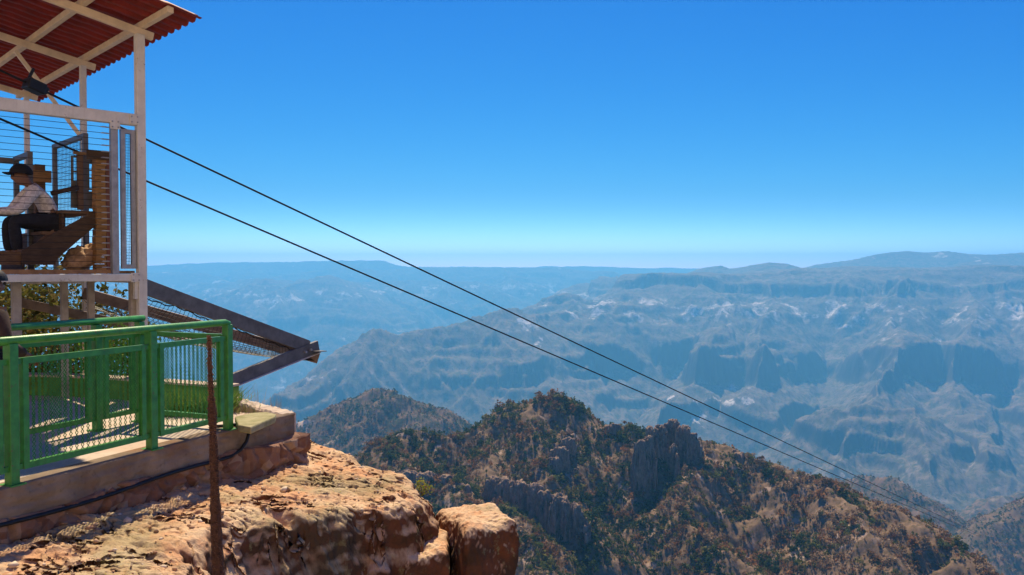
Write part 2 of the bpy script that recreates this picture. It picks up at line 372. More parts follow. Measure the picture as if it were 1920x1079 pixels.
# ================================================================ SCRUB AND OUTCROPS
def tint_mat(name, rough=0.9, trans=0.0):
    m = NM(name); a = m.n('ShaderNodeAttribute', attribute_name='tint'); m.color(a.outputs['Color'])
    m.b.inputs['Roughness'].default_value = rough; m.b.inputs['Specular IOR Level'].default_value = 0.1
    if trans:
        tr = m.n('ShaderNodeBsdfTranslucent'); m.l(a.outputs['Color'], tr.inputs[0])
        mx = m.n('ShaderNodeMixShader'); mx.inputs[0].default_value = trans
        m.l(m.b.outputs[0], mx.inputs[1]); m.l(tr.outputs[0], mx.inputs[2])
        m.l(mx.outputs[0], m.t.nodes['Material Output'].inputs['Surface'])
    return m.m
M_scrub = tint_mat('scrub_foliage', trans=0.35)
def tuft(r, ntri, size):
    """leaf triangles through the volume of a lumpy crown about 1 m across, base at z=0"""
    nl = 5; lump = np.stack([r.uniform(-.33, .33, nl), r.uniform(-.33, .33, nl), r.uniform(.3, .75, nl)], 1)
    k = r.integers(0, nl, ntri); d = r.normal(size=(ntri, 3)); d /= np.linalg.norm(d, axis=1)[:, None]
    c = lump[k] + d * r.uniform(.12, .3, (ntri, 1)); c[:, 2] = np.maximum(c[:, 2], 0.03)
    a = r.normal(size=(ntri, 3)); a /= np.linalg.norm(a, axis=1)[:, None]
    b = np.cross(a, d); b /= np.linalg.norm(b, axis=1)[:, None] + 1e-6
    s = size * r.uniform(.6, 1.3, (ntri, 1))
    return np.stack([c + a * s, c - a * s * .5 + b * s * .8, c - a * s * .5 - b * s * .8], 1).reshape(-1, 3)
def scatter(name, x, y, z, size, cols, ntri, tsize, r, label=None):
    protos = [tuft(r, ntri, tsize) for _ in range(8)]; V = []; CC = []
    kind = r.integers(0, 8, len(x)); ang = r.uniform(0, 6.283, len(x)); zs = r.uniform(.75, 1.25, len(x))
    for k in range(8):
        i = np.where(kind == k)[0]; P = protos[k]
        ca, sa = np.cos(ang[i])[:, None], np.sin(ang[i])[:, None]; s = size[i][:, None]
        V.append(np.stack([(P[:, 0] * ca - P[:, 1] * sa) * s + x[i][:, None], (P[:, 0] * sa + P[:, 1] * ca) * s + y[i][:, None], P[:, 2] * s * zs[i][:, None] + z[i][:, None] - 0.12 * s], -1).reshape(-1, 3))
        lv = np.repeat(r.uniform(.7, 1.3, (len(i), ntri, 1)), 3, 1).reshape(len(i), -1, 1)
        CC.append((cols[i][:, None, :] * lv).reshape(-1, 3))
    V = np.concatenate(V); o = mesh_np(name, V, np.arange(len(V)).reshape(-1, 3), M_scrub, False, None, np.concatenate(CC))
    return tag(o, label, kind='stuff')
def scrub_cols(x, y, sc, r, green):
    n = len(x); pal = np.array([(.040, .062, .016), (.085, .10, .024), (.15, .135, .035), (.23, .11, .042), (.17, .095, .045), (.30, .20, .11)])
    g = fbm(x / sc, y / sc, 3, 101) * 0.75 + green + r.normal(0, .20, n)
    idx = np.where(g > .35, 0, np.where(g > .12, 1, np.where(g > -.02, 2, np.where(g > -.22, 3, np.where(g > -.4, 4, 5)))))
    return pal[idx] * r.uniform(.75, 1.3, (n, 1))
r_ = np.random.default_rng(31)
N = 56000
Ys = np.sqrt(r_.uniform(335.0 ** 2, 600.0 ** 2, N)); pxs = r_.uniform(620, 2000, N); xs = (pxs - CX) / F * Ys
zs = near_z(xs, Ys); e = 1.5
sl = np.hypot((near_z(xs + e, Ys) - near_z(xs - e, Ys)) / (2 * e), (near_z(xs, Ys + e) - near_z(xs, Ys - e)) / (2 * e))
dens = 0.66 + 0.75 * fbm(xs / 22, Ys / 22, 3, 111) + 0.35 * fbm(xs / 5, Ys / 5, 2, 117) - np.clip(sl - 1.0, 0, 1) * 0.8 - np.clip((pxs - 1500) / 900, 0, .25)
dens += .75 * fbm((xs * .89 + Ys * .45) / 5.5, (xs * .45 - Ys * .89) / 42, 3, 141) + .25 * np.clip(1 - np.abs(pxs - 1150) / 160, 0, 1)
ok = (r_.uniform(0, 1, N) < np.clip(dens, .03, 1)) & (xs > NX0 + 3) & (xs < NX1 - 3)
xs, Ys, zs, pxs = xs[ok], Ys[ok], zs[ok], pxs[ok]
size = np.clip(r_.lognormal(0.60, .52, len(xs)), .7, 6.0) * (1 + .35 * np.clip(fbm(xs / 30, Ys / 30, 2, 121), -.5, 1))
grn = np.where(pxs < 1320, 0.04, -0.08) + .30 * np.clip(1 - np.abs(pxs - 1160) / 150, 0, 1) + .22 * np.clip(1 - np.abs(pxs - 780) / 120, 0, 1) - np.clip((pxs - 1400) / 2500, 0, .15)
scatter('scrub', xs, Ys, zs, size, scrub_cols(xs, Ys, 16, r_, grn), 40, .15, r_, 'dense rust brown and green scrub covering the near ridge')
N = 16000
Ys = r_.uniform(1050, 1420, N); pxs = r_.uniform(520, 980, N); xs = (pxs - CX) / F * Ys
Y2 = r_.uniform(1130, 1720, N); p2 = r_.uniform(1480, 1990, N)
xs = np.concatenate([xs, (p2 - CX) / F * Y2]); Ys = np.concatenate([Ys, Y2]); pxs = np.concatenate([pxs, p2])
from_y = np.linspace(math.log(840), math.log(2750), 270); colp = np.linspace(-100, 2080, 960); MH = mv[:, 2].reshape(270, 960)
j = np.clip((np.log(Ys) - from_y[0]) / (from_y[1] - from_y[0]), 0, 268.9); i = np.clip((pxs - colp[0]) / (colp[1] - colp[0]), 0, 958.9)
ji, ii = j.astype(int), i.astype(int); a, b = i - ii, j - ji
zs = (MH[ji, ii] * (1 - a) + MH[ji, ii + 1] * a) * (1 - b) + (MH[ji + 1, ii] * (1 - a) + MH[ji + 1, ii + 1] * a) * b
ok = r_.uniform(0, 1, len(xs)) < np.clip(.6 + .8 * fbm(xs / 50, Ys / 50, 3, 131), .05, 1)
xs, Ys, zs = xs[ok], Ys[ok], zs[ok]
scatter('distant_scrub', xs, Ys, zs, np.clip(r_.lognormal(.9, .35, len(xs)), 1.2, 5), scrub_cols(xs, Ys, 45, r_, 0.02), 12, .30, r_, 'thin scrub on the hazy hills behind the near ridge')

M_crag = NM('crag_rock')
def _crag(m, c0, c1, c2, u):
    m.b.inputs['Roughness'].default_value = 0.95; m.b.inputs['Specular IOR Level'].default_value = 0.05
    st = m.noise(1.4 / u, 6, 0.65, stretch=(1, 1, 0.7)); n2 = m.noise(3 / u, 5, 0.65)
    c = m.mix(m.ramp(st, [(0.35, 0), (0.65, 1)]), c0, c1)
    m.color(m.mix(m.ramp(n2, [(0.55, 0), (0.7, 0.8)]), c, c2))
    m.bump(m.math('ADD', n2, st), 0.9, u * 0.25)
_crag(M_crag, (.17, .115, .08), (.33, .225, .155), (.40, .30, .22), 2.5)
def crag(name, label, cols, base_py, step=0.4, nz=1.0, seed=1):
    """cols: (px, py_top, width_px, Y, depth_m, sharp)"""
    Cs = []
    for px, py, wp, Y, dm in cols:
        p = at(px, py, Y); Cs.append((p.x, Y, p.z, wp / F * Y / 2, dm / 2))
    A = np.array(Cs); zb = at(cols[0][0], base_py, A[:, 1].mean()).z
    x = np.arange((A[:, 0] - A[:, 3]).min() - 3, (A[:, 0] + A[:, 3]).max() + 3, step); y = np.arange((A[:, 1] - A[:, 4]).min() - 3, (A[:, 1] + A[:, 4]).max() + 3, step)
    X, Y = np.meshgrid(x, y); wx = fbm(X / 5, Y / 5, 4, seed, .55) * 2.5; wy = fbm(X / 5 + 9, Y / 5, 4, seed + 4, .55) * 2.5
    H = np.full(X.shape, zb - 12.0)
    for cx, cy, cz, rx, ry in Cs:
        d = (np.abs((X + wx - cx) / rx) ** 2.2 + np.abs((Y + wy - cy) / ry) ** 2.2) ** (1 / 2.2)
        h = cz - (cz - zb) * .16 * d ** 3 - np.clip(d - .72, 0, 9) * min(rx, ry) * 3.2 - np.clip(d - 1.0, 0, 9) * min(rx, ry) * 3
        H = np.maximum(H, h)
    H = np.maximum(H, zb - 14)
    gy, gx = np.gradient(H, step); nrm = np.stack([-gx, -gy, np.ones_like(H)], -1); nrm /= np.linalg.norm(nrm, axis=-1)[..., None]
    P = np.stack([X, Y, H], -1)
    dsp = fbm3(X / 3.0, Y / 3.0, H / 4.5, 5, seed + 20, .6) * 1.1 * nz - np.abs(fbm3(X / 2.6, Y / 2.6, H / 3.6, 4, seed + 31, .6)) * 1.9 * nz + .3
    P = P + nrm * dsp[..., None]
    o = mesh_np(name, P.reshape(-1, 3), grid_faces(len(y), len(x)), M_crag.m, True)
    return tag(o, label, 'rock outcrop', 'rock outcrops on the scrubby ridge')
crag('rock_outcrop', 'tall castle-like crag of several columns rising on the crest of the near ridge', [(1203, 826, 24, 498, 7), (1214, 818, 22, 502, 7), (1222, 800, 24, 516, 9), (1238, 797, 22, 519, 9), (1252, 795, 20, 527, 9), (1264, 787, 24, 526, 9), (1278, 800, 18, 518, 8), (1289, 799, 18, 514, 8), (1298, 812, 16, 511, 7), (1309, 824, 18, 510, 8), (1262, 834, 12, 509, 5), (1270, 850, 14, 503, 5)], 905, step=.3, seed=3)
crag('rock_outcrop', 'long dark cliff with vertical ribs low on the ridge beside the boulder', [(926, 894, 30, 470, 12), (948, 895, 34, 466, 13), (975, 901, 34, 460, 13), (1003, 906, 32, 454, 13), (1024, 920, 24, 447, 12), (1042, 927, 24, 443, 12), (1060, 934, 22, 439, 11), (1078, 943, 22, 435, 10), (1092, 960, 18, 432, 9), (1099, 985, 14, 429, 7)], 1055, seed=5)
crag('rock_outcrop', 'low reddish cliff band just above the edge of the sunlit slab', [(765, 884, 44, 474, 9), (800, 886, 44, 470, 9), (835, 891, 36, 466, 9), (866, 908, 36, 458, 8)], 945, seed=7)
crag('rock_outcrop', 'sloping grey rock slab in scrub below the rounded summit', [(1066, 822, 34, 520, 7), (1050, 838, 34, 512, 7), (1040, 858, 24, 506, 6)], 885, seed=9)
crag('rock_outcrop', 'small knobbly tor on the crest between the summit and the castle-like crag', [(1140, 797, 22, 548, 6), (1155, 795, 16, 545, 5), (1128, 803, 20, 549, 6)], 830, nz=.7, seed=11)
crag('rock_outcrop', 'broken dark rocks near the lower right end of the ridge', [(1692, 1018, 36, 421, 6), (1722, 1026, 34, 415, 6), (1712, 1044, 44, 409, 5)], 1070, nz=.8, seed=13)
crag('rock_outcrop', 'rounded rock knob on the skyline right of the castle-like crag', [(1385, 849, 22, 513, 6), (1374, 843, 18, 516, 6)], 880, nz=.7, seed=15)
# ================================================================ MESH BUILDER
class MB:
    def __init__(s): s.v = []; s.f = []
    def add(s, vs, fs):
        o = len(s.v); s.v += [tuple(v) for v in vs]; s.f += [tuple(i + o for i in f) for f in fs]; return s
    def bar(s, p, q, w, h, up=(0, 0, 1), bev=0.0):
        """box from p to q; w across, h along 'up'"""
        p, q = Vector(p), Vector(q); d = (q - p).normalized(); up = Vector(up)
        x = d.cross(up)
        if x.length < 1e-4: x = d.cross(Vector((1, 0, 0)))
        x.normalize(); y = x.cross(d).normalized()
        c = bev
        if c:
            prof = [(-w / 2 + c, -h / 2), (w / 2 - c, -h / 2), (w / 2, -h / 2 + c), (w / 2, h / 2 - c), (w / 2 - c, h / 2), (-w / 2 + c, h / 2), (-w / 2, h / 2 - c), (-w / 2, -h / 2 + c)]
        else: prof = [(-w / 2, -h / 2), (w / 2, -h / 2), (w / 2, h / 2), (-w / 2, h / 2)]
        n = len(prof); vs = [e + x * a + y * b for e in (p, q) for a, b in prof]
        fs = [(i, (i + 1) % n, n + (i + 1) % n, n + i) for i in range(n)] + [tuple(range(n - 1, -1, -1)), tuple(range(n, 2 * n))]
        return s.add(vs, fs)
    def tube(s, pts, r, n=8, cap=True):
        P = [Vector(p) for p in pts]; rs = r if hasattr(r, '__len__') else [r] * len(P); vs = []; fs = []
        prev = None
        for i, p in enumerate(P):
            d = (P[min(i + 1, len(P) - 1)] - P[max(i - 1, 0)]).normalized()
            if prev is None:
                x = d.cross(Vector((0, 0, 1)))
                if x.length < 1e-3: x = d.cross(Vector((1, 0, 0)))
            else: x = prev - d * prev.dot(d)
            x.normalize(); prev = x; y = d.cross(x)
            for k in range(n):
                a = 2 * math.pi * k / n; vs.append(p + (x * math.cos(a) + y * math.sin(a)) * rs[i])
        for i in range(len(P) - 1):
            for k in range(n):
                fs.append((i * n + k, i * n + (k + 1) % n, (i + 1) * n + (k + 1) % n, (i + 1) * n + k))
        if cap: fs += [tuple(range(n - 1, -1, -1)), tuple(range((len(P) - 1) * n, len(P) * n))]
        return s.add(vs, fs)
    def box(s, x0, x1, y0, y1, z0, z1, T=None):
        vs = [Vector((x, y, z)) for z in (z0, z1) for y in (y0, y1) for x in (x0, x1)]
        if T: vs = [T(v.x, v.y, v.z) for v in vs]
        return s.add(vs, [(0, 2, 3, 1), (4, 5, 7, 6), (0, 1, 5, 4), (2, 6, 7, 3), (0, 4, 6, 2), (1, 3, 7, 5)])
    def prism(s, poly, z0, z1):
        n = len(poly); vs = [(*p[:2], z0) for p in poly] + [(*p[:2], z1) for p in poly]
        return s.add(vs, [tuple(range(n - 1, -1, -1)), tuple(range(n, 2 * n))] + [(i, (i + 1) % n, n + (i + 1) % n, n + i) for i in range(n)])
    def build(s, name, mat, parent=None, smooth=False, bevel=0.0):
        me = bpy.data.meshes.new(name); me.from_pydata(s.v, [], s.f); me.materials.append(mat)
        if smooth:
            for p in me.polygons: p.use_smooth = True
        o = bpy.data.objects.new(name, me); COL.objects.link(o)
        if parent:
            o.parent = parent
            if parent.type == 'EMPTY': o.matrix_parent_inverse = Matrix.Translation(parent.location).inverted()
        if bevel:
            b = o.modifiers.new('bevel', 'BEVEL'); b.width = bevel; b.segments = 2; b.limit_method = 'ANGLE'
        return o
def V3(p, z): return Vector((p[0], p[1], z))

# ---------------------------------------------------------------- materials of the near things
M_green = plain('green_paint', (.044, .235, .038), .38, 0, .3, 14, .15, 160, .5, chips=(.13, .055, .03))
M_greenmesh = plain('green_mesh_paint', (.034, .20, .03), .5, 0, .3, 14)
M_kerb = plain('green_kerb_paint', (.10, .22, .03), .8, 0, .45, 7, .3, 40)
M_black = plain('black_rubber', (.012, .012, .013), .45, 0, .3)
M_cable = plain('steel_cable', (.018, .018, .02), .5, .3, .2)
M_white = plain('white_paint_steel', (.61, .58, .52), .45, 0, .14, 5, .08, 90, .4, chips=(.24, .12, .06))
M_cream = plain('cream_paint_steel', (.70, .57, .39), .5, 0, .15, 6, .1, 90)
M_galv = plain('galvanised_steel', (.30, .31, .33), .5, .35, .25, 8)
M_grey = plain('grey_steel', (.125, .122, .12), .5, .2, .3, 6, .1, 60)
M_red = plain('red_roof', (.18, .013, .007), .6, 0, .35, 5)
def conc(name, lo, hi, stain, u=1.0):
    m = NM(name); m.b.inputs['Roughness'].default_value = .92; m.b.inputs['Specular IOR Level'].default_value = .1
    n1 = m.noise(3.0 * u, 6, .65); n2 = m.noise(14 * u, 5, .7); n3 = m.noise(1.1 * u, 4, .6)
    c = m.mix(m.ramp(n1, [(.35, 0), (.65, 1)]), lo, hi); c = m.mix(m.ramp(n3, [(.5, 0), (.62, .8)]), c, stain)
    c = m.mix(m.ramp(n2, [(.58, 0), (.75, .7)]), c, tuple(x * .45 for x in lo)); m.color(c)
    m.bump(m.math('ADD', n2, n1), .5, .012); return m.m
M_conc = conc('weathered_concrete', (.17, .125, .085), (.28, .215, .15), (.22, .115, .06))
M_floor = conc('terrace_concrete', (.44, .36, .28), (.56, .47, .37), (.48, .36, .27))
M_slab = conc('lichen_stone', (.22, .21, .10), (.38, .34, .20), (.30, .28, .15), 2.0)
def rock_mat():
    m = NM('sandstone'); m.b.inputs['Roughness'].default_value = .95; m.b.inputs['Specular IOR Level'].default_value = .08
    n1 = m.noise(1.6, 7, .62); n2 = m.noise(9, 7, .68); n3 = m.noise(.9, 5, .6); n4 = m.noise(38, 5, .7); n5 = m.noise(4.2, 6, .6)
    c = m.mix(m.ramp(n1, [(.33, 0), (.66, 1)]), (.50, .30, .155), (.68, .50, .32))
    c = m.mix(m.ramp(n5, [(.46, 0), (.60, .85)]), c, (.60, .32, .165))
    c = m.mix(m.ramp(n3, [(.50, 0), (.60, .65)]), c, (.33, .29, .16))              # grey-green lichen films
    c = m.mix(m.ramp(n2, [(.58, 0), (.70, .75)]), c, (.24, .17, .09))             # dark crust
    c = m.mix(m.math('MULTIPLY', m.ramp(n2, [(.28, 1), (.38, 0)]), m.ramp(n3, [(.40, 1), (.5, .2)])), c, (.66, .52, .38))
    c = m.mix(m.math('MULTIPLY', m.ramp(n4, [(.60, 0), (.66, 1)]), m.ramp(n1, [(.55, 0), (.6, 1)])), c, (.50, .40, .06))   # yellow lichen
    n6 = m.noise(110, 3, .7); c = m.mix(m.ramp(n6, [(.60, 0), (.72, .6)]), c, (.19, .125, .07))
    sl = m.math('ADD', m.slope(), m.math('MULTIPLY', m.math('SUBTRACT', n2, .5), .5))
    red = m.mix(m.ramp(n5, [(.4, 0), (.6, 1)]), (.19, .072, .034), (.085, .048, .028))  # steep faces: red-brown rock, darkened to paint in their shade
    red = m.mix(m.ramp(n3, [(.52, 0), (.62, .8)]), red, (.085, .072, .045))
    red = m.mix(m.math('MULTIPLY', m.ramp(n2, [(.55, 0), (.62, 1)]), m.ramp(n1, [(.52, 0), (.6, 1)])), red, (.24, .21, .10))
    c = m.mix(m.ramp(sl, [(.24, 1), (.60, 0)]), c, red); m.color(c)
    b = m.bump(n6, .5, .006); b = m.bump(n4, .8, .022, b); m.bump(n2, .5, .025, b); return m.m
M_rock = rock_mat()

# ---------------------------------------------------------------- sandstone ledge the terrace stands on
D = Vector((.381, .925, 0)); NO = Vector((.925, -.381, 0)); F0 = Vector((-3.597, 5.93, 0))
def FL(t, off=0.0, z=0.0): return F0 + D * t + NO * off + Vector((0, 0, z))
def sd_poly(X, Y, poly):
    d = np.full(X.shape, 1e9); ins = np.zeros(X.shape, bool); n = len(poly)
    for i in range(n):
        (x0, y0), (x1, y1) = poly[i], poly[(i + 1) % n]; dx, dy = x1 - x0, y1 - y0
        t = np.clip(((X - x0) * dx + (Y - y0) * dy) / (dx * dx + dy * dy), 0, 1)
        d = np.minimum(d, np.hypot(X - x0 - t * dx, Y - y0 - t * dy))
        c = ((y0 > Y) != (y1 > Y)) & (X < (x1 - x0) * (Y - y0) / (y1 - y0 + 1e-12) + x0); ins ^= c
    return np.where(ins, -d, d)
def ledge():
    x = np.concatenate([np.arange(-11, -4.6, .09), np.arange(-4.6, -.3, .012), np.arange(-.3, .9, .05)]); y = np.concatenate([np.arange(4.3, 10.6, .0115), np.arange(10.6, 14.5, .09)])
    X, Y = np.meshgrid(x, y)
    poly = [(-2.10, 4.2), (-2.12, 5.5), (-2.15, 6.25), (-1.97, 6.85), (-1.60, 7.12), (-1.15, 7.45), (-.86, 7.75), (-.80, 8.0), (-.95, 8.45), (-1.22, 8.95), (-1.60, 9.25), (-2.0, 9.75), (-2.6, 10.4), (-3.2, 11.3), (-4.0, 12.6), (-6.5, 13.6), (-11.5, 14), (-11.5, 4)]
    sd = sd_poly(X + .13 * fbm(X / .8, Y / .8, 4, 203), Y + .13 * fbm(X / .8 + 9, Y / .8, 4, 207), poly)
    zt = -1.98 - .16 * (X + 2.6) * .8 - .02 * (Y - 7)
    zt = np.where(X < -2.6, -1.98 - .03 * (X + 2.6) - .02 * (Y - 7), zt)
    back = np.clip((Y - 8.6) * .35, 0, .5)
    w_ = .055 + .035 * fbm(X / .5, Y / .5, 2, 211)
    k = 4.8 - 2.6 * np.clip((Y - 8.3) / .8, 0, 1)
    s_ = np.clip(sd / np.maximum(w_, .022), -30, 30)
    H = zt - k * np.maximum(w_, .022) * np.where(sd > 0, np.maximum(sd / np.maximum(w_, .022), np.log1p(np.exp(s_))), np.log1p(np.exp(s_)))
    H += .040 * fbm(X / .6, Y / .6, 4, 221) + .008 * ridged(X / .26, Y / .16, 3, 225, .5)
    # bedding steps and cracks
    st = fbm(X / 1.2, Y / .5, 4, 231, .55) * .55 + Y * .5 + X * .12; fr = st * 6 - np.floor(st * 6); H += .034 * (np.clip((fr - .82) / .18, 0, 1) - fr) * np.clip(.8 + fbm(X / .7, Y / .7, 2, 233), .1, 1)
    cr = np.abs(fbm(X / 1.2, Y / .55, 4, 241)); H -= .13 * np.exp(-(cr / .020) ** 2) * np.clip(.5 + fbm(X / .6, Y / .6, 2, 244), 0, 1)
    pit = fbm(X / .20, Y / .13, 3, 251); H -= .16 * np.clip(pit - .52, 0, 1)
    # joint that parts the nose from the slab behind it
    for hx, hy, rr, dd in ((-1.44, 8.30, .11, .13), (-1.98, 6.98, .10, .10), (-1.56, 7.18, .07, .07), (-2.28, 7.35, .05, .07)):
        H -= dd * np.exp(-(((X - hx + .04 * fbm(X * 5, Y * 5, 2, 3)) / rr) ** 2 + ((Y - hy) / (rr * .7)) ** 2) ** 1.5)
    H = np.maximum(H, -7)
    gy, gx = np.gradient(H, y, x); n_ = np.stack([-gx, -gy, np.ones_like(H)], -1); n_ /= np.linalg.norm(n_, axis=-1)[..., None]
    P = np.stack([X, Y, H], -1)
    steep = np.clip(1.3 - n_[..., 2], .25, 1)
    dsp = .05 * fbm3(X / .5, Y / .5, H / .4, 4, 261, .45) - .06 * np.abs(fbm3(X / 1.1, Y / 1.1, H / .5, 3, 281, .4)) + .028 * fbm3(X / .5, Y / .5, H / .085, 5, 291, .58)
    dsp += .006 * np.abs(fbm3(X / .11, Y / .11, H / .06, 4, 295, .65)) + .010 * fbm3(X / .07, Y / .07, H / .055, 3, 299, .6)
    dsp = np.maximum(dsp, -.16) * steep + .0035 * fbm(X / .05, Y / .05, 3, 297, .7)
    P += n_ * dsp[..., None]
    return mesh_np('rock_ledge', P.reshape(-1, 3), grid_faces(len(y), len(x)), M_rock, True)
tag(ledge(), kind='structure')

def boulder(name, label, corners_top, zb, seed, rough=1.0, n=120, taper=.08):
    """rounded block: corners_top = four (x, y, z) of its top, going round"""
    T = np.array(corners_top); cen = T.mean(0); P = []; Fc = []
    def blk(u, v_, w_):          # u, v_, w_ in -1..1  (w_: bottom to top)
        a = (u + 1) / 2; b = (v_ + 1) / 2
        top = (T[0] * ((1 - a) * (1 - b))[..., None] + T[1] * (a * (1 - b))[..., None] + T[2] * (a * b)[..., None] + T[3] * ((1 - a) * b)[..., None])
        bot = top.copy(); bot[..., :2] = cen[:2] + (top[..., :2] - cen[:2]) * (1 + taper); bot[..., 2] = zb
        t = ((w_ + 1) / 2)[..., None]; return bot * (1 - t) + top * t
    g = np.linspace(-1, 1, n); A, B = np.meshgrid(g, g); O = np.ones_like(A); off = 0
    for U, V_, Wd in ((A, B, O), (A, -B, -O), (A, -O, B), (-A, O, B), (O, A, B), (-O, -A, B)):
        e = 9.0; l = (np.abs(U) ** e + np.abs(V_) ** e + np.abs(Wd) ** e) ** (1 / e)
        P.append(blk(U / l, V_ / l, Wd / l).reshape(-1, 3)); Fc.append(grid_faces(n, n) + off); off += n * n
    P = np.concatenate(P); Fc = np.concatenate(Fc)
    key = np.round(P * 20000).astype(np.int64); _, idx, inv = np.unique(key, axis=0, return_index=True, return_inverse=True)
    P = P[idx]; Fc = inv.reshape(-1)[Fc]
    d = P - np.array([cen[0], cen[1], np.clip(cen[2] - .45, zb, 9)]); d /= np.linalg.norm(d, axis=1)[:, None]
    x, y, z = P.T
    ds = .05 * fbm3(x / .5, y / .5, z / .5, 5, seed, .55) - .05 * np.abs(fbm3(x / .7, y / .7, z / .7, 3, seed + 9)) + .016 * fbm3(x / .09, y / .09, z / .09, 3, seed + 40)
    P = P + d * (ds * rough)[:, None]
    return tag(mesh_np(name, P, Fc, M_rock, True), label, 'boulder', 'loose blocks at the edge of the sandstone ledge')
boulder('boulder', 'squarish sandstone block with a sunlit flat top at the end of the ledge', [tuple(at(872, 985, 7.55)), tuple(at(974, 975, 8.0)), tuple(at(930, 940, 8.75)), tuple(at(806, 944, 8.75))], -4.6, 301)
boulder('boulder', 'narrow dark block wedged in the gap between the ledge and the squarish block', [tuple(at(752, 1045, 7.45)), tuple(at(846, 1036, 7.6)), tuple(at(842, 992, 8.3)), tuple(at(795, 990, 8.3))], -4.6, 311, .9, 90)

# ---------------------------------------------------------------- terrace floor, retaining wall, parapet
ZF = -1.56
PE = Vector((-3.16, 9.24, 0))
cornerp = FL(3.18, .05)
poly = [FL(-7, .02), FL(3.1, .02), FL(3.12, -.5), PE + Vector((0, -.1, 0)), Vector((-3.7, 9.5, 0)), Vector((-5.0, 10.1, 0)), Vector((-7, 10.5, 0)), Vector((-12, 11, 0)), Vector((-12, 2, 0))]
tag(MB().prism(poly, -2.4, ZF).build('terrace', M_floor), kind='structure')
# unseen lookout ground, added to throw warm light on whatever faces it
M_look = conc('bounce_ground_rock', (.44, .34, .24), (.58, .47, .34), (.46, .34, .22))
tag(MB().prism([(-34, -34), (9, -34), (9, -6), (5, 2), (2.2, 3.3), (-4.2, 3.5), (-11.8, 1.9), (-34, 1.9)], -9, -1.63).build('lookout_bounce_ground', M_look), kind='structure')
def bounce_hillside():  # unseen slope behind the camera, added to reflect warm fill light
    x = np.linspace(-160, 120, 120); y = np.linspace(-130, -7, 60); X, Y = np.meshgrid(x, y)
    H = -1.7 + np.clip(-9 - Y, 0, 999) * .62 + 2.2 * fbm(X / 22, Y / 22, 5, 501) * np.clip((-9 - Y) / 20, 0, 1)
    return tag(mesh_np('bounce_hillside', np.stack([X, Y, H], -1).reshape(-1, 3), grid_faces(60, 120), M_look, True), kind='structure')
bounce_hillside()
wall = empty('retaining_wall', FL(1.5, .05, -1.9), 'low rubble and concrete retaining wall under the green railing', 'wall')
def strip_wall(name, t0, t1, zt, zb, off, disp, mat, parent, nt=420, nz=26, thick=.35, cell=None):
    t = np.linspace(t0, t1, nt); q = np.linspace(0, 1, nz); TT, QQ = np.meshgrid(t, q)
    top = np.array([zt(a) for a in t]); bot = np.array([zb(a) for a in t]); of = np.array([off(a) for a in t])
    Z = top[None] * (1 - QQ) + bot[None] * QQ
    dsp = disp(TT, Z)
    base = np.array([[*FL(a)[:2]] for a in t]); X = base[None, :, 0] + NO.x * (of[None] + dsp); Y = base[None, :, 1] + NO.y * (of[None] + dsp)
    top_in = np.stack([base[:, 0] - NO.x * .12, base[:, 1] - NO.y * .12, top + .004], -1)
    P = np.concatenate([top_in[None], np.stack([X, Y, Z], -1)], 0)
    me = mesh_np(name, P.reshape(-1, 3), grid_faces(nz + 1, nt)[:, ::-1], mat, False, parent); return me
strip_wall('concrete_band', -4, 3.18, lambda t: -1.553, lambda t: -1.79, lambda t: .05, lambda T_, Z: .018 * fbm(T_ * 3, Z * 9, 4, 401) - .02 * np.clip(fbm(T_ * 5, Z * 14, 3, 405) - .3, 0, 1), M_conc, wall)
def stones(T_, Z):
    r = np.random.default_rng(77); n = 90; ct = r.uniform(-4, 3.4, n); cz = r.uniform(-2.25, -1.75, n); d1 = np.full(T_.shape, 9.); d2 = d1.copy()
    for a, b in zip(ct, cz):
        d = np.hypot((T_ - a) * .8, (Z - b) * 1.1) + .012 * fbm(T_ * 9, Z * 9, 2, 9)
        d2 = np.where(d < d1, d1, np.minimum(d2, d)); d1 = np.minimum(d1, d)
    return .05 * np.clip((d2 - d1) / .05, 0, 1) + .02 * fbm(T_ * 9, Z * 12, 4, 411) - .03
def stone_mat():
    m = NM('rubble_stone'); m.b.inputs['Roughness'].default_value = .95
    vo = m.n('ShaderNodeTexVoronoi'); vo.inputs['Scale'].default_value = 7.0; m.l(m.pos(), vo.inputs['Vector'])
    sp = m.n('ShaderNodeSeparateColor'); m.l(vo.outputs['Color'], sp.inputs[0])
    c = m.ramp(sp.outputs[0], [(0, (.13, .06, .04)), (.5, (.25, .13, .08)), (1, (.34, .235, .16))])
    n = m.noise(20, 6, .7); m.color(m.mix(m.ramp(n, [(.5, 0), (.7, .7)]), c, (.21, .15, .11))); m.bump(n, .7, .02); return m.m
M_stone = stone_mat()
def sstep(a, b, x): u = min(1, max(0, (x - a) / (b - a))); return u * u * (3 - 2 * u)
strip_wall('stone_base', -4, 3.24, lambda t: -1.775 - .02 * math.sin(t * 5) , lambda t: -2.35, lambda t: .06 + .13 * sstep(2.0, 2.6, t), stones, M_stone, wall, 620, 34)
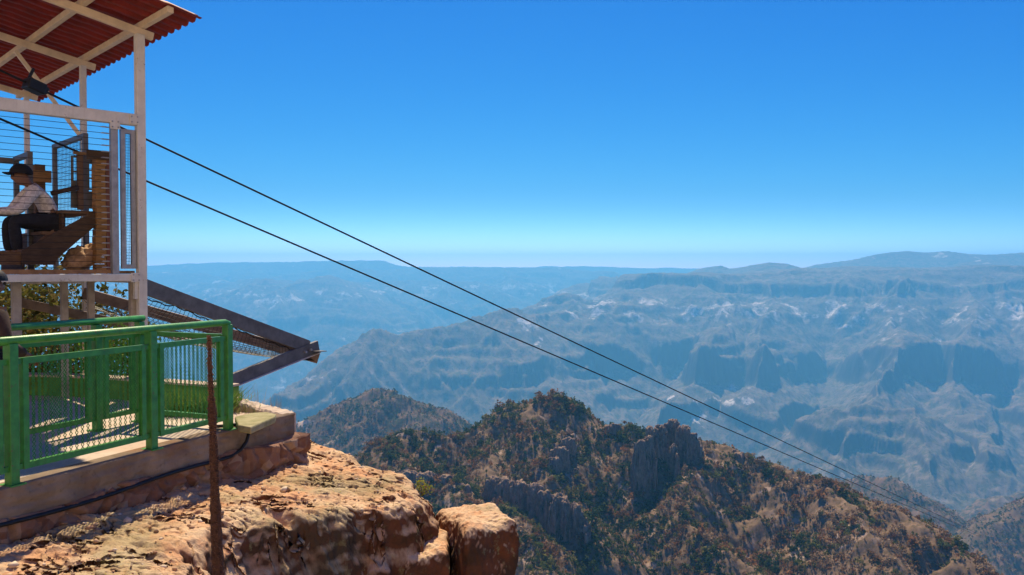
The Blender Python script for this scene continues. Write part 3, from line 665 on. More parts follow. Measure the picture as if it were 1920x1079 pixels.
# squared end of the wall where it turns
mb = MB(); mb.prism([FL(3.18, .05), FL(3.18, -.3), FL(3.0, -.3), FL(3.0, .0)], -1.79, -1.556); mb.build('concrete_band', M_conc, wall)
mb = MB(); mb.prism([FL(3.235, .17), FL(3.2, -.3), FL(2.9, -.3), FL(2.9, .0)], -2.4, -1.80); mb.build('stone_base', M_stone, wall)
par = MB(); a0 = FL(3.18, -.02); e_ = (PE - a0); e_.z = 0; L_ = e_.length; e_.normalize(); nn = Vector((e_.y, -e_.x, 0))
def para():
    rp = np.random.default_rng(12); ns, rings = 40, []
    for i in range(ns + 1):
        p0 = a0 + e_ * L_ * i / ns; z0 = -1.552 + .11 * i / ns; j = rp.uniform(-.007, .007, 8); wv = .11
        rings.append([p0 - nn * (wv + j[0]) + Vector((0, 0, -2.0)), p0 - nn * (wv + j[1]) + Vector((0, 0, z0 - .02)), p0 - nn * (wv - .02 + j[2]) + Vector((0, 0, z0 + j[3])), p0 + nn * (wv - .02 + j[4]) + Vector((0, 0, z0 + j[5])), p0 + nn * (wv + j[6]) + Vector((0, 0, z0 - .02)), p0 + nn * (wv + j[7]) + Vector((0, 0, -2.0))])
    vs = [q for r in rings for q in r]; fs = [(6 * i + k, 6 * i + k + 1, 6 * i + k + 7, 6 * i + k + 6) for i in range(ns) for k in range(5)] + [tuple(range(5, -1, -1)), tuple(range(6 * ns, 6 * ns + 6))]
    par.add(vs, fs)
para()
tag(par.build('parapet', M_floor), 'low sunlit concrete parapet with worn top at the corner of the terrace', 'parapet')
# flat stone slab with lichen lying on the corner
def slab():
    pts = [atz(447, 800, -1.5), atz(470, 804, -1.5), atz(516, 784, -1.5), atz(518, 779, -1.5), atz(500, 775, -1.5), atz(470, 777, -1.5), atz(440, 784, -1.5)]
    m = MB(); m.prism(pts, ZF + .004, -1.485); o = m.build('stone_slab', M_slab, None, False, .015)
    tag(o, 'flat greenish stone slab lying on the wall corner beside the railing post', 'stone slab')
slab()
r5 = random.Random(5)
for k, (px, py, s) in enumerate([(482, 828, .05), (500, 846, .06), (460, 868, .07), (497, 866, .045)]):
    z = -1.80 if k == 0 else -1.98; p = atz(px, py, z)
    me = bpy.data.meshes.new('rubble_stone'); import bmesh
    bm = bmesh.new(); bmesh.ops.create_icosphere(bm, subdivisions=3, radius=s)
    for v_ in bm.verts:
        q = v_.co; f_ = 1 + .35 * float(fbm3(np.array([q.x / s + k * 5]), np.array([q.y / s]), np.array([q.z / s]), 3, 7)[0]); v_.co = Vector((q.x * f_ * 1.35, q.y * f_, q.z * f_ * .62))
    bm.to_mesh(me); bm.free(); me.materials.append(M_rock); o = bpy.data.objects.new('rubble_stone', me); COL.objects.link(o); o.location = p
    tag(o, ['thin pale stone chip lying on the ledge of the wall base', 'orange stone lying on the rock below the wall base', 'larger brown stone against the wall base behind the dry stalk', 'small stone on the rock right under the wall corner'][k], 'stone')

# black hose along the joint of the wall
pts = [FL(t, .085, -1.80 - .015 * math.sin(t * 3.1)) for t in np.linspace(-4, 2.0, 40)]
pts += [FL(2.15, .09, -1.795), FL(2.27, .10, -1.76), FL(2.36, .10, -1.69), FL(2.41, .09, -1.61), FL(2.42, .05, -1.545), FL(2.38, -.03, -1.53), FL(2.30, -.10, -1.54), FL(2.2, -.2, -1.54)]
tag(MB().tube(pts, .017, 8).build('hose', M_black, None, True), 'black hose running along the joint of the retaining wall and over its edge', 'hose')

# ---------------------------------------------------------------- green railings
def expanded(mb, O, e1, e2, wd, ht, cw=.052, ch=.034, sw=.0062, th=.003):
    """expanded-metal sheet: zigzag strands that touch their neighbours"""
    n = e1.cross(e2).normalized(); nc = int(wd / cw); ns = int(ht / ch)
    for c in range(nc + 1):
        for side in (-1, 1):
            vs = []; 
            for k in range(ns + 1):
                x = c * wd / nc + side * (cw * .25) * (1 if k % 2 else -1) * 1.0
                x = min(max(x + (side * 0), 0), wd); p = O + e1 * x + e2 * (k * ht / ns)
                vs += [p - e1 * sw / 2 - n * th / 2, p + e1 * sw / 2 - n * th / 2, p + e1 * sw / 2 + n * th / 2, p - e1 * sw / 2 + n * th / 2]
            fs = []
            for k in range(ns):
                a = 4 * k; b = a + 4
                fs += [(a, a + 1, b + 1, b), (a + 1, a + 2, b + 2, b + 1), (a + 2, a + 3, b + 3, b + 2), (a + 3, a, b, b + 3)]
            mb.add(vs, fs)
ZT, ZB2, ZP = -.515, -1.46, -.645
def panel(p, q, parent, zt=ZP, zb=ZB2, inset=.10, tabs=True, name='panel_frame'):
    p, q = Vector(p), Vector(q); p.z = q.z = 0; d = (q - p).normalized(); L = (q - p).length
    a = p + d * inset; b = q - d * inset; m = MB(); s = .045
    m.bar(V3(a, zb), V3(a, zt), s, s, d); m.bar(V3(b, zb), V3(b, zt), s, s, d)
    m.bar(V3(a + d * s / 2, zt - s / 2), V3(b - d * s / 2, zt - s / 2), s - .004, s); m.bar(V3(a + d * s / 2, zb + s / 2), V3(b - d * s / 2, zb + s / 2), s - .004, s)
    if tabs:
        for z in (zt - s / 2, zb + s / 2):
            m.bar(V3(p, z), V3(a - d * s / 2, z), .028, .04); m.bar(V3(b + d * s / 2, z), V3(q, z), .028, .04)
    fr = m.build(name, M_green, parent)
    mm = MB(); expanded(mm, V3(a + d * s / 2, zb + s), d, Vector((0, 0, 1)), (b - a).length - s, zt - zb - 2 * s); mm.build('mesh_infill', M_greenmesh, fr)
def post(p, parent, zt=ZT - .02, s=.072):
    o = MB().bar(V3(p, ZF - .03), V3(p, zt), s, s, D).build('post', M_green, parent, False, .006)
    MB().bar(V3(p, ZF + .002), V3(p, ZF + .012), .14, .12, D).build('base_plate', M_green, o)
    return o
rail = empty('railing', FL(0, 0, ZF), 'green mesh railing along the near edge of the terrace, ending at the corner post', 'railing', 'green terrace railings')
ts = [-2.6, -1.3, 0, 1.286, 2.23]
for t in ts: post(FL(t, -.01), rail)
for t0, t1 in zip(ts[:-1], ts[1:]): panel(FL(t0, -.01), FL(t1, -.01), rail)
Cn = FL(2.23, -.01)
m = MB(); m.tube([FL(-2.7, -.01, ZT), FL(1.0, -.01, ZT), FL(2.20, -.01, ZT), FL(2.235, -.01, ZT - .012), FL(2.245, -.01, ZT - .045)], .032, 12); m.build('top_rail', M_green, rail, True)
Ec = Cn - NO * 1.13
panel(Cn, Ec, rail, -.63, -1.47, .10, True, 'gate')
far = empty('railing', V3(Ec, ZF), 'green railing on the far side of the walkway with a free rounded rail end', 'railing', 'green terrace railings')
fp = [Ec, Ec - D * .52, Ec - D * 1.75, Ec - D * 3.0]
for p in fp: post(p, far)
for p, q in zip(fp[:-1], fp[1:]): panel(p, q, far)
m = MB(); m.tube([V3(Ec + D * .05, ZT + .012), V3(Ec - D * 3.1, ZT + .012)], .032, 12); m.build('top_rail', M_green, far, True)

# green kerb behind the walkway
ker = [(-3.15, 9.32), (-3.45, 9.42), (-3.9, 9.62), (-4.4, 9.84), (-4.9, 10.05), (-5.5, 10.22), (-6.3, 10.35), (-7.5, 10.45), (-10, 10.6)]
m = MB(); n = len(ker)
for i in range(n - 1):
    a, b = Vector((*ker[i], 0)), Vector((*ker[i + 1], 0)); m.bar(V3(a, -1.45), V3(b, -1.45), .2, .24)
kb = m.build('kerb', M_kerb); tag(kb, 'low green painted kerb curving behind the walkway', 'kerb')
m = MB()
for i in range(n - 1):
    a, b = Vector((*ker[i], 0)), Vector((*ker[i + 1], 0)); m.bar(V3(a, -1.318), V3(b, -1.318), .215, .025)
m.build('coping', M_floor, kb)

# dry spiny stalk in front of the railing
def stalk():
    Y = 4.6; ctr = [(392, 630), (393, 660), (394, 700), (396, 740), (398, 775), (399, 810), (401, 850), (402, 890), (403, 930), (405, 980), (407, 1030), (410, 1085), (414, 1160)]
    wd = [5, 7, 9, 10, 17, 13, 18, 16, 19, 21, 23, 25, 27]; m = MB(); P = [at(x, y, Y) for x, y in ctr]
    tt = np.linspace(0, 1, 120); k0 = np.linspace(0, 1, len(P)); pts = []; rad = []; rr = np.random.default_rng(3)
    for t in tt:
        pts.append([np.interp(t, k0, [p[c] for p in P]) for c in range(3)]); rad.append(np.interp(t, k0, wd) / F * Y / 2 * rr.uniform(.82, 1.05))
    m.tube(pts, rad, 10); o = m.build('dry_stalk', plain('dry_bark', (.075, .036, .022), .95, 0, .6, 50, .8, 120), None, False)
    s = MB()
    for i in range(1500):
        t = rr.uniform(0, 1); c = Vector([np.interp(t, tt, [q[k] for q in pts]) for k in range(3)]); r0 = float(np.interp(t, tt, rad)); a = rr.uniform(0, 6.283)
        d = Vector((math.cos(a), math.sin(a), rr.uniform(-.2, .7))).normalized(); b = d.cross(Vector((0, 0, 1))).normalized(); L = rr.uniform(.006, .016)
        c = c + Vector((math.cos(a), math.sin(a), 0)) * r0 * .8; w = .0035
        s.add([c + b * w, c - b * w, c + Vector((0, 0, w * 1.6)), c + d * L], [(0, 1, 3), (1, 2, 3), (2, 0, 3)])
    s.build('spines', plain('spine_brown', (.20, .10, .055), .9), o)
    tag(o, 'dead brown spiny plant stalk standing up in front of the railing and rock', 'plant stalk')
stalk()

# grass, weeds
def blades(name, base, n, h, spread, col, label, r, lean=.25, w=.004, cat=None, kind=None, group=None):
    V = []; CC = []
    for i in range(n):
        x, y = r.uniform(-1, 1) * spread[0], r.uniform(-1, 1) * spread[1]; b = np.array(base) + np.array([x, y, 0]); hh = h * r.uniform(.45, 1.1)
        l = np.array([r.normal() * lean, r.normal() * lean, 1.0]) * hh; s = np.array([r.normal(), r.normal(), 0]); s /= np.linalg.norm(s) + 1e-6; s *= w
        mid = b + l * .55 + np.array([0, 0, .04 * hh]); V += [b - s, b + s, mid + s * .7, b - s, mid + s * .7, mid - s * .7, mid - s * .7, mid + s * .7, b + l]
        c = np.array(col[r.integers(0, len(col))]) * r.uniform(.7, 1.25); CC += [c] * 9
    V = np.array(V); o = mesh_np(name, V, np.arange(len(V)).reshape(-1, 3), M_scrub, False, None, np.array(CC)); return tag(o, label, cat, group, kind)
rb = np.random.default_rng(8)
dry = [(.38, .27, .15), (.30, .20, .11), (.42, .34, .2)]
blades('dry_grass_tuft', tuple(at(478, 765, 9.6)), 26, .27, (.12, .06), dry, 'thin dry grass stalks standing behind the parapet near the railing', rb, .12, .0022, 'grass', None, 'dry grass behind the parapet')
blades('dry_grass_tuft', tuple(at(516, 772, 9.3)), 22, .22, (.07, .05), dry, 'thin dry grass stalks behind the right end of the parapet', rb, .12, .0022, 'grass', None, 'dry grass behind the parapet')
blades('dry_grass_tuft', (-2.95, 8.95, ZF), 120, .12, (.22, .10), [(.35, .33, .12), (.2, .25, .07), (.38, .27, .15)], 'short straw coloured weeds inside the corner of the parapet', rb, .5, .003, 'grass')
blades('grass', (-3.45, 8.95, ZF), 2600, .26, (.42, .26), [(.10, .22, .03), (.16, .28, .05), (.20, .26, .07)], 'bright green grass inside the terrace behind the gate panel', rb, .45, .006, None, 'stuff')
def leafy(name, c, n, rad, size, col, r, label, cat, stems=7, group=None):
    e = empty(name, (c[0], c[1], c[2]), label, cat, group); m = MB(); V = []; CC = []
    lumps = [(r.uniform(-.6, .6) * rad[0], r.uniform(-.6, .6) * rad[1], r.uniform(.35, .9) * rad[2]) for _ in range(max(stems, 9))]
    for k in range(stems):
        l = lumps[k]; m.tube([c, np.array(c) + np.array([l[0] * .4, l[1] * .4, l[2] * .55]), np.array(c) + np.array(l)], [.05 * rad[2] * .35, .03 * rad[2] * .35, .012 * rad[2] * .35], 5)
    m.build('stem', M_bark, e, True)
    for i in range(n):
        l = lumps[r.integers(0, len(lumps))]; d = r.normal(size=3); d /= np.linalg.norm(d); p = np.array(c) + np.array(l) + d * np.array(rad) * .42 * r.uniform(.25, 1)
        a = r.normal(size=3); a /= np.linalg.norm(a); b = np.cross(a, r.normal(size=3)); b /= np.linalg.norm(b) + 1e-6; s = size * r.uniform(.6, 1.3)
        V += [p - a * s, p + b * s * .45, p + a * s, p - a * s, p + a * s, p - b * s * .45]; cc = np.array(col[r.integers(0, len(col))]) * r.uniform(.7, 1.3); CC += [cc] * 6
    V = np.array(V); mesh_np('foliage', V, np.arange(len(V)).reshape(-1, 3), M_scrub, False, e, np.array(CC)); return e
M_bark = plain('bark', (.10, .065, .045), .95, 0, .5, 25, .5, 60)
p = at(792, 912, 9.15)
leafy('small_shrub', (p.x, p.y, p.z - .12), 420, (.17, .12, .22), .012, [(.34, .36, .03), (.22, .28, .03), (.42, .36, .05), (.25, .12, .06)], rb, 'small yellow green shrub growing at the far edge of the sunlit ledge', 'shrub', 8)
leafy('green_bush', (-5.15, 10.75, -1.9), 2200, (.75, .45, 1.0), .035, [(.07, .16, .02), (.12, .22, .03), (.16, .25, .05)], rb, 'bright green leafy bush behind the kerb under the launch tower', 'bush', 9)

# loose grit and pebbles on the ledge
def grit():
    r = np.random.default_rng(66); L = bpy.data.objects['rock_ledge'].data; n = len(L.vertices); co = np.empty(n * 3); L.vertices.foreach_get('co', co); co = co.reshape(-1, 3)
    nr = np.empty(n * 3); L.vertices.foreach_get('normal', nr); nr = nr.reshape(-1, 3)
    ok = np.where((nr[:, 2] > .86) & (co[:, 0] > -4.2) & (co[:, 1] < 10) & (co[:, 2] > -2.6))[0]
    pick = r.choice(ok, 900); m = bpy.data.meshes.new('t'); bm = bmesh.new(); bmesh.ops.create_icosphere(bm, subdivisions=1, radius=1); bm.to_mesh(m); bm.free()
    pv = np.array([v_.co for v_ in m.vertices]); pf = np.array([p.vertices[:] for p in m.polygons]); V = []; Fc = []; CC = []
    for q, i in enumerate(pick):
        s = min(.035, .0055 * math.exp(abs(r.normal()) * .75)); k = pv * (1 + .3 * r.normal(size=(len(pv), 1))) * np.array([1.2, 1, .7]) * s
        a = r.uniform(0, 6.28); R_ = np.array([[math.cos(a), -math.sin(a), 0], [math.sin(a), math.cos(a), 0], [0, 0, 1]])
        V.append(k @ R_.T + co[i] + [0, 0, s * .25]); Fc.append(pf + q * len(pv)); CC += [np.array([(.5, .33, .2), (.4, .24, .14), (.6, .48, .35), (.3, .2, .13)][r.integers(0, 4)])] * len(pv)
    tag(mesh_np('grit', np.concatenate(V), np.concatenate(Fc), tint_mat('grit_stone'), False, None, np.array(CC)), 'loose grit and small pebbles on the sunlit sandstone ledge', kind='stuff')
grit()
# ================================================================ LAUNCH TOWER OF THE CABLE
P1 = Vector((-4.48, 10.0, 0)); U = Vector((.72, .694, 0)); VV = Vector((-.694, .72, 0))
def T(a, b, z): return P1 + U * a + VV * b + Vector((0, 0, z))
def ab(px, py, b):
    """(a, z) of the point of the tower plane b seen at a pixel"""
    p = onplane(px, py, T(0, b, 0), VV); return (p - P1).dot(U), p.z
tw = empty('launch_tower', T(-1.8, 1.5, -1.56), 'white steel cable launch tower with a red corrugated roof and an open wire-strung cabin', 'tower')
def part(mb, name, mat, parent=tw, smooth=False, bevel=0.0): return mb.build(name, mat, parent, smooth, bevel)
def zr(a): return 2.80 - .19 * a            # underside line of the rafters
# posts
part(MB().bar(T(0, 0, -1.8), T(0, 0, 2.82), .10, .10, U), 'post', M_white, bevel=.006)
part(MB().bar(T(0, 2.12, -1.9), T(0, 2.12, 2.82), .075, .075, U), 'post', M_white, bevel=.005)
part(MB().bar(T(-3.4, 0, -1.6), T(-3.4, 0, zr(-3.4)), .10, .10, U), 'post', M_white, bevel=.006)
part(MB().bar(T(-3.4, 2.12, -1.6), T(-3.4, 2.12, zr(-3.4)), .075, .075, U), 'post', M_white, bevel=.005)
part(MB().bar(T(0, 5.0, -2.2), T(0, 5.0, 2.82), .075, .075, U), 'post', M_white, bevel=.005)
# beams of the front frame
part(MB().bar(T(-3.45, 0, 1.785), T(-.052, 0, 1.785), .10, .135), 'beam', M_white, bevel=.006)
part(MB().bar(T(-3.45, 0, -.10), T(-.052, 0, -.10), .10, .085), 'beam', M_white, bevel=.006)
part(MB().bar(T(-3.45, 2.12, -.14), T(-.04, 2.12, -.14), .08, .12), 'beam', M_white, bevel=.006)
part(MB().bar(T(0, .052, -.12), T(0, 2.08, -.12), .08, .10), 'beam', M_white, bevel=.006)
# rafters, purlins, brace
for b, w_ in ((0, .062), (2.12, .05), (5.0, .06)):
    part(MB().bar(T(-3.9, b, zr(-3.9) + .05), T(.16, b, zr(.16) + .05), w_, .09), 'rafter', M_cream, bevel=.004)
for k in range(6):
    a = .03 - .66 * k; z = zr(a) + .135
    part(MB().bar(T(a, -.88, z), T(a, 5.65, z), .07, .075), 'purlin', M_cream, bevel=.004)
a_, z_ = ab(28, 95, 2.12); part(MB().bar(T(a_, 2.12, z_), T(-.03, 2.12, 1.83), .045, .045), 'brace', M_cream)
# corrugated roof: waves across v, stepped along u
def roof():
    na, nb = 64, 560; A = np.linspace(.36, -4.1, na); B = np.linspace(-.95, 5.75, nb); AA, BB = np.meshgrid(A, B, indexing='ij')
    step = ((.36 - AA) % .36) / .36
    Z = 2.80 + .178 - .19 * AA + .030 * np.cos(2 * np.pi * BB / .205) + .012 * (step - .5)
    # rolled valleys: sharper troughs
    Z = Z + .010 * np.cos(4 * np.pi * BB / .205)
    X = P1.x + U.x * AA + VV.x * BB; Y = P1.y + U.y * AA + VV.y * BB
    top = np.stack([X, Y, Z + .006], -1).reshape(-1, 3); bot = np.stack([X, Y, Z], -1).reshape(-1, 3); n = na * nb
    f = grid_faces(na, nb); idx = np.arange(n).reshape(na, nb)
    def side(r): return np.stack([r[:-1], r[1:], r[1:] + n, r[:-1] + n], -1)
    F_ = np.concatenate([f, f[:, ::-1] + n, side(idx[0]), side(idx[-1]), side(idx[:, 0]), side(idx[:, -1])])
    mesh_np('roof', np.concatenate([top, bot]), F_, M_red, True, tw)
roof()
# gusset plates and bolts at the joints
for (a, b, z) in ((-.085, -.056, 1.785), (-.085, -.056, -.10), (-.305, -.056, 1.70)):
    g_ = MB().box(a - .055, a + .055, b - .004, b + .004, z - .055, z + .055, T).build('gusset', M_white, tw)
    for da in (-.032, .032):
        for dz in (-.032, .032): MB().tube([T(a + da, b - .004, z + dz), T(a + da, b - .016, z + dz)], .009, 6).build('bolt', M_galv, g_)
# deck
part(MB().box(-3.4, -.06, .055, 2.07, -.055, -.02, T), 'deck', plain('deck_boards', (.14, .085, .05), .85, 0, .5, 12, .3, 60))
part(MB().bar(T(-3.4, .02, -.03), T(-.35, .02, -.03), .035, .05), 'edge_board', plain('edge_board', (.30, .16, .07), .8, 0, .3, 9))
# inner post, gate bay and its mesh
part(MB().bar(T(-.305, 0, -.056), T(-.305, 0, 1.716), .085, .075, U), 'post', M_galv, bevel=.005)
m = MB()
for a in (-.20, -.085): m.bar(T(a, .02, .02), T(a, .02, 1.66), .045, .05, U)
m.bar(T(-.225, .02, 1.64), T(-.06, .02, 1.64), .05, .05); m.bar(T(-.225, .02, .03), T(-.06, .02, .03), .05, .05)
g = part(m, 'bay_frame', M_galv)
m = MB()
for k in range(6): a = -.178 + .0155 * k; m.bar(T(a, .02, .05), T(a, .02, 1.62), .0035, .0035)
for k in range(46): z = .06 + .034 * k; m.bar(T(-.178, .02, z), T(-.108, .02, z), .0035, .0035)
part(m, 'mesh_infill', M_black, g)
# strung wires with turnbuckles on the front and far side
for k in range(24):
    z = 1.665 - .0715 * k
    w_ = MB().tube([T(-3.38, .0, z), T(-1.8, .0, z - .012), T(-.36, .0, z)], .0032, 5, False).build('wire', M_cable, tw)
    tb = MB().tube([T(-.45, 0, z - .003), T(-.43, 0, z), T(-.375, 0, z), T(-.345, 0, z)], [.004, .008, .008, .004], 6).build('turnbuckle', M_galv, w_)
# lower columns under the deck
M_colshade = plain('shaded_column_paint', (.36, .31, .26), .6, 0, .3, 5)  # column colour darkened to paint in the deep shade under the deck
for px, b, wd in ((30, .25, .09), (120, .75, .075), (170, .75, .075), (251, .12, .10)):
    a, z = ab(px, 540, b); part(MB().bar(T(a, b, -1.6), T(a, b, -.145), wd, wd, U), 'column', M_colshade, bevel=.005)
a, z = ab(256, 540, .06); part(MB().box(a - .05, a + .05, -.03, .04, -.36, -.146, T), 'bracket', M_white)

# ---------------------------------------------------------------- safety net frame that juts out over the canyon
tip = T(2.60, .50, -1.17)
nf = empty('net_frame', T(0, .2, -1.7), 'dark grey steel frame with a sagging safety net jutting out below the tower', 'net frame')
s0 = T(.02, .06, -.20); part(MB().bar(s0, tip + Vector((-.05, -.04, .03)), .07, .185), 'arm', M_grey, nf, bevel=.004)
r0 = T(-.05, 2.05, -.33); M_brown = plain('brown_steel', (.20, .15, .12), .7, .1, .35, 6, .2, 40)  # browner steel colour for the rear arms
part(MB().bar(r0, tip + U * .10 + Vector((0, .05, -.16)), .07, .15), 'arm', M_brown, nf, bevel=.004)
part(MB().bar(T(-.9, 2.0, -.42), T(1.5, 1.25, -1.08), .07, .12), 'arm', M_brown, nf, bevel=.004)
st0 = T(-.05, -.02, -1.78)
d_ = (tip - st0).normalized()
part(MB().bar(st0, tip + d_ * .12, .06, .17), 'strut', M_grey, nf, bevel=.003)
o_ = d_.cross(Vector((0, 0, 1))).normalized(); up_ = o_.cross(d_)
part(MB().bar(st0 - up_ * .088 + o_ * .03, tip + d_ * .10 - up_ * .088 + o_ * .03, .10, .008, up_), 'flange', M_white, nf)
part(MB().bar(tip + U * -.02 - VV * .3 + Vector((0, 0, -.02)), tip + U * .18 + VV * .25 + Vector((0, 0, -.06)), .16, .012), 'tip_plate', M_grey, nf)
mb = MB()
for q in (.10, .0): mb.tube([tip - d_ * (.06 + q) - o_ * .05, tip - d_ * (.06 + q) + o_ * .07], .018, 8)
part(mb, 'bolt', M_galv, nf)
def net():
    V = []; Fs = []; m = MB(); ns, nt_ = 46, 20
    A0, A1 = s0 + Vector((0, 0, -.10)), tip + Vector((-.10, -.08, -.06)); B0, B1 = r0 + Vector((0, 0, -.08)), tip + U * .05 + Vector((0, .05, -.20))
    def S(s, t):
        p = A0.lerp(A1, s); q = B0.lerp(B1, s); c = p.lerp(q, t)
        sag = .42 * math.sin(math.pi * t) ** .8 * (1 - s) ** .6 * (.5 + .5 * min(1, s * 3)) + .02 * math.sin(s * 21) * (1 - t) * (1 - s)
        return c - Vector((0, 0, sag))
    for i in range(ns + 1):
        m.tube([S(i / ns, t / nt_) for t in range(nt_ + 1)], .0034, 3, False)
    for t in range(nt_ + 1):
        m.tube([S(i / ns, t / nt_) for i in range(ns + 1)], .0034, 3, False)
    o = part(m, 'net', M_black, nf)
    e = MB(); e.tube([S(i / 40, 0) - Vector((0, 0, .03 * abs(math.sin(i * .9)))) for i in range(39)], .008, 5); part(e, 'edge_rope', M_black, o)
net()

# ---------------------------------------------------------------- cables
def cable(name, px, py, D0, label, tend=1300):
    p = at(px, py, D0); d = (ray(1922, 1040)).normalized(); pts = []; rad = []
    ts = [-6, -4, -2, 0, 2, 5, 10, 18, 30, 50, 80, 130, 220, 400, 700, tend]
    for t in ts:
        sag = -.0018 * t * (1 - t / tend) if t > 0 else 0
        pts.append(p + d * t + Vector((0, 0, sag))); rad.append(.0145 + .022 * min(1, max(0, t) / 120))
    return tag(MB().tube(pts, rad, 8).build(name, M_cable, None, True), label, 'cable')
cable('cable', 275, 262, 11.0, 'upper dark steel cable running from under the tower roof down across the canyon')
cable('cable', 275, 340, 11.5, 'lower dark steel cable running from the tower cabin down across the canyon')
# clamp block on the upper cable
def block():
    dc = ray(1922, 1040).normalized(); p = at(275, 262, 11.0); c = onplane(72, 160, p, dc.cross(Vector((0, 0, 1))).cross(dc).cross(Vector((0, 0, 1))).normalized() if False else Vector((0, 1, 0)) ) if False else None
    best = min(((abs((ray(72, 160).normalized() - (p + dc * t).normalized()).length), t) for t in np.linspace(-6, 0, 121))); c = p + dc * best[1]
    e = empty('stop_block', c, 'black stop block clamped on the upper cable under the roof', 'stop block')
    s = dc.cross(Vector((0, 0, 1))).normalized(); n = s.cross(dc)
    MB().bar(c - dc * .12, c + dc * .09, .16, .13, n).build('housing', M_black, e, False, .015)
    MB().bar(c + dc * .02 + n * .02, c + dc * .13 + n * .0, .10, .09, n).build('buffer', M_cable, e, False, .01)
    MB().bar(c - dc * .10 + n * .06, c - dc * .08 + n * .20, .02, .03).build('lug', M_cable, e)
block()

# ---------------------------------------------------------------- things inside the cabin
def wood(name, c, sc=10): 
    m = NM(name); m.b.inputs['Roughness'].default_value = .85
    n1 = m.noise(sc, 5, .6, stretch=(1, 1, 6)); n2 = m.noise(3, 4, .6); cc = m.mix(m.ramp(n1, [(.35, 0), (.65, 1)]), tuple(x * .6 for x in c), c)
    m.color(m.mix(m.ramp(n2, [(.5, 0), (.65, .6)]), cc, tuple(x * .5 for x in c))); m.bump(n1, .4, .01); return m.m
M_wood = wood('old_timber', (.19, .11, .06)); M_wood2 = wood('yellow_timber', (.34, .18, .065)); M_dark = wood('dark_timber', (.095, .058, .036))
DZ = -.02
# timber steps rising towards the canyon
stp = empty('timber_steps', T(-.9, 1.0, DZ), 'dark timber steps rising towards the canyon inside the tower cabin', 'steps')
b0, b1 = .45, 1.5
edges = [(43, 468), (83, 434), (118, 394)]; A_ = [ab(px, py, b0) for px, py in edges]; aend = ab(176, 394, b0)[0]
m_ends = [A_[1][0], A_[2][0], aend]
for (a, z), e in zip(A_, m_ends):
    MB().box(a - .02, e + .02, b0, b1, z - .035, z, T).build('tread', M_wood, stp)
    MB().box(a, a + .025, b0 + .03, b1 - .03, max(DZ, z - .27), z - .037, T).build('riser', M_dark, stp)
q0, q1 = ab(95, 497, b0), ab(178, 410, b0)
MB().add([T(ab(*p, b0 - .02)[0], bb, ab(*p, b0 - .02)[1]) for bb in (b0 - .045, b0 - .003) for p in ((40, 470), (178, 396), (178, 424), (108, 484), (100, 497), (40, 497))],
    [(5, 4, 3, 2, 1, 0), (6, 7, 8, 9, 10, 11)] + [(i, (i + 1) % 6, 6 + (i + 1) % 6, 6 + i) for i in range(6)]).build('stringer', M_dark, stp)
MB().add([T(ab(*p, b1)[0], bb, ab(*p, b1)[1]) for bb in (b1, b1 + .04) for p in ((40, 470), (178, 396), (178, 424), (108, 484), (100, 497), (40, 497))],
    [(5, 4, 3, 2, 1, 0), (6, 7, 8, 9, 10, 11)] + [(i, (i + 1) % 6, 6 + (i + 1) % 6, 6 + i) for i in range(6)]).build('stringer', M_dark, stp)
MB().add([T(ab(*p, b0 + .03)[0], bb, ab(*p, b0 + .03)[1]) for bb in (b0 + .01, b0 + .03) for p in ((-60, 474), (45, 472), (86, 440), (100, 430), (104, 497), (-60, 497))],
    [(5, 4, 3, 2, 1, 0), (6, 7, 8, 9, 10, 11)] + [(i, (i + 1) % 6, 6 + (i + 1) % 6, 6 + i) for i in range(6)]).build('side_board', M_wood, stp)
# sack under the steps
def sack():
    a, z = ab(138, 470, .62); c = T(a, .62, 0); bm = bmesh.new(); bmesh.ops.create_icosphere(bm, subdivisions=4, radius=1)
    for v_ in bm.verts:
        q = v_.co.copy(); n = float(fbm3(np.array([q.x * 2.2]), np.array([q.y * 2.2]), np.array([q.z * 2.2]), 4, 17)[0]); cr = abs(float(fbm3(np.array([q.x * 3]), np.array([q.y * 3]), np.array([q.z * 3]), 2, 27)[0]))
        f_ = 1 + .22 * n - .25 * cr
        lean = .10 * (q.z + 1); v_.co = U * (q.x * .23 * f_ * (1 - .25 * (q.z + 1) / 2) + lean) + VV * (q.y * .13 * f_) + Vector((0, 0, (q.z + 1) * .165 * f_ + DZ))
    me = bpy.data.meshes.new('sack'); bm.to_mesh(me); bm.free(); me.materials.append(plain('sackcloth', (.42, .27, .16), .8, 0, .35, 16, .5, 40))
    for p in me.polygons: p.use_smooth = True
    o = bpy.data.objects.new('sack', me); COL.objects.link(o); o.location = c; tag(o, 'crumpled tan sack lying under the slanting side of the timber steps', 'sack')
sack()
# padded timber post at the end of the steps
pw = empty('buffer_post', T(-.42, .4, DZ), 'upright post of stacked yellow timber offcuts at the head of the steps', 'post')
aL, zt = ab(178, 284, .38); aR, _ = ab(197, 284, .38); rr = random.Random(4)
for k in range(17):
    z0 = DZ + (zt - DZ) * k / 17; j = rr.uniform(-.008, .008)
    MB().box(aL + j, aR + j, .36, .50, z0, z0 + (zt - DZ) / 17 - .004, T).build('block', M_wood2, pw)
MB().box(aR + .004, aR + .05, .37, .46, DZ, zt - .08, T).build('strip', plain('red_strip', (.16, .06, .04), .7), pw)
MB().box(ab(160, 290, .4)[0], aR + .06, .345, .358, zt - .10, zt + .01, T).build('cap', M_dark, pw)
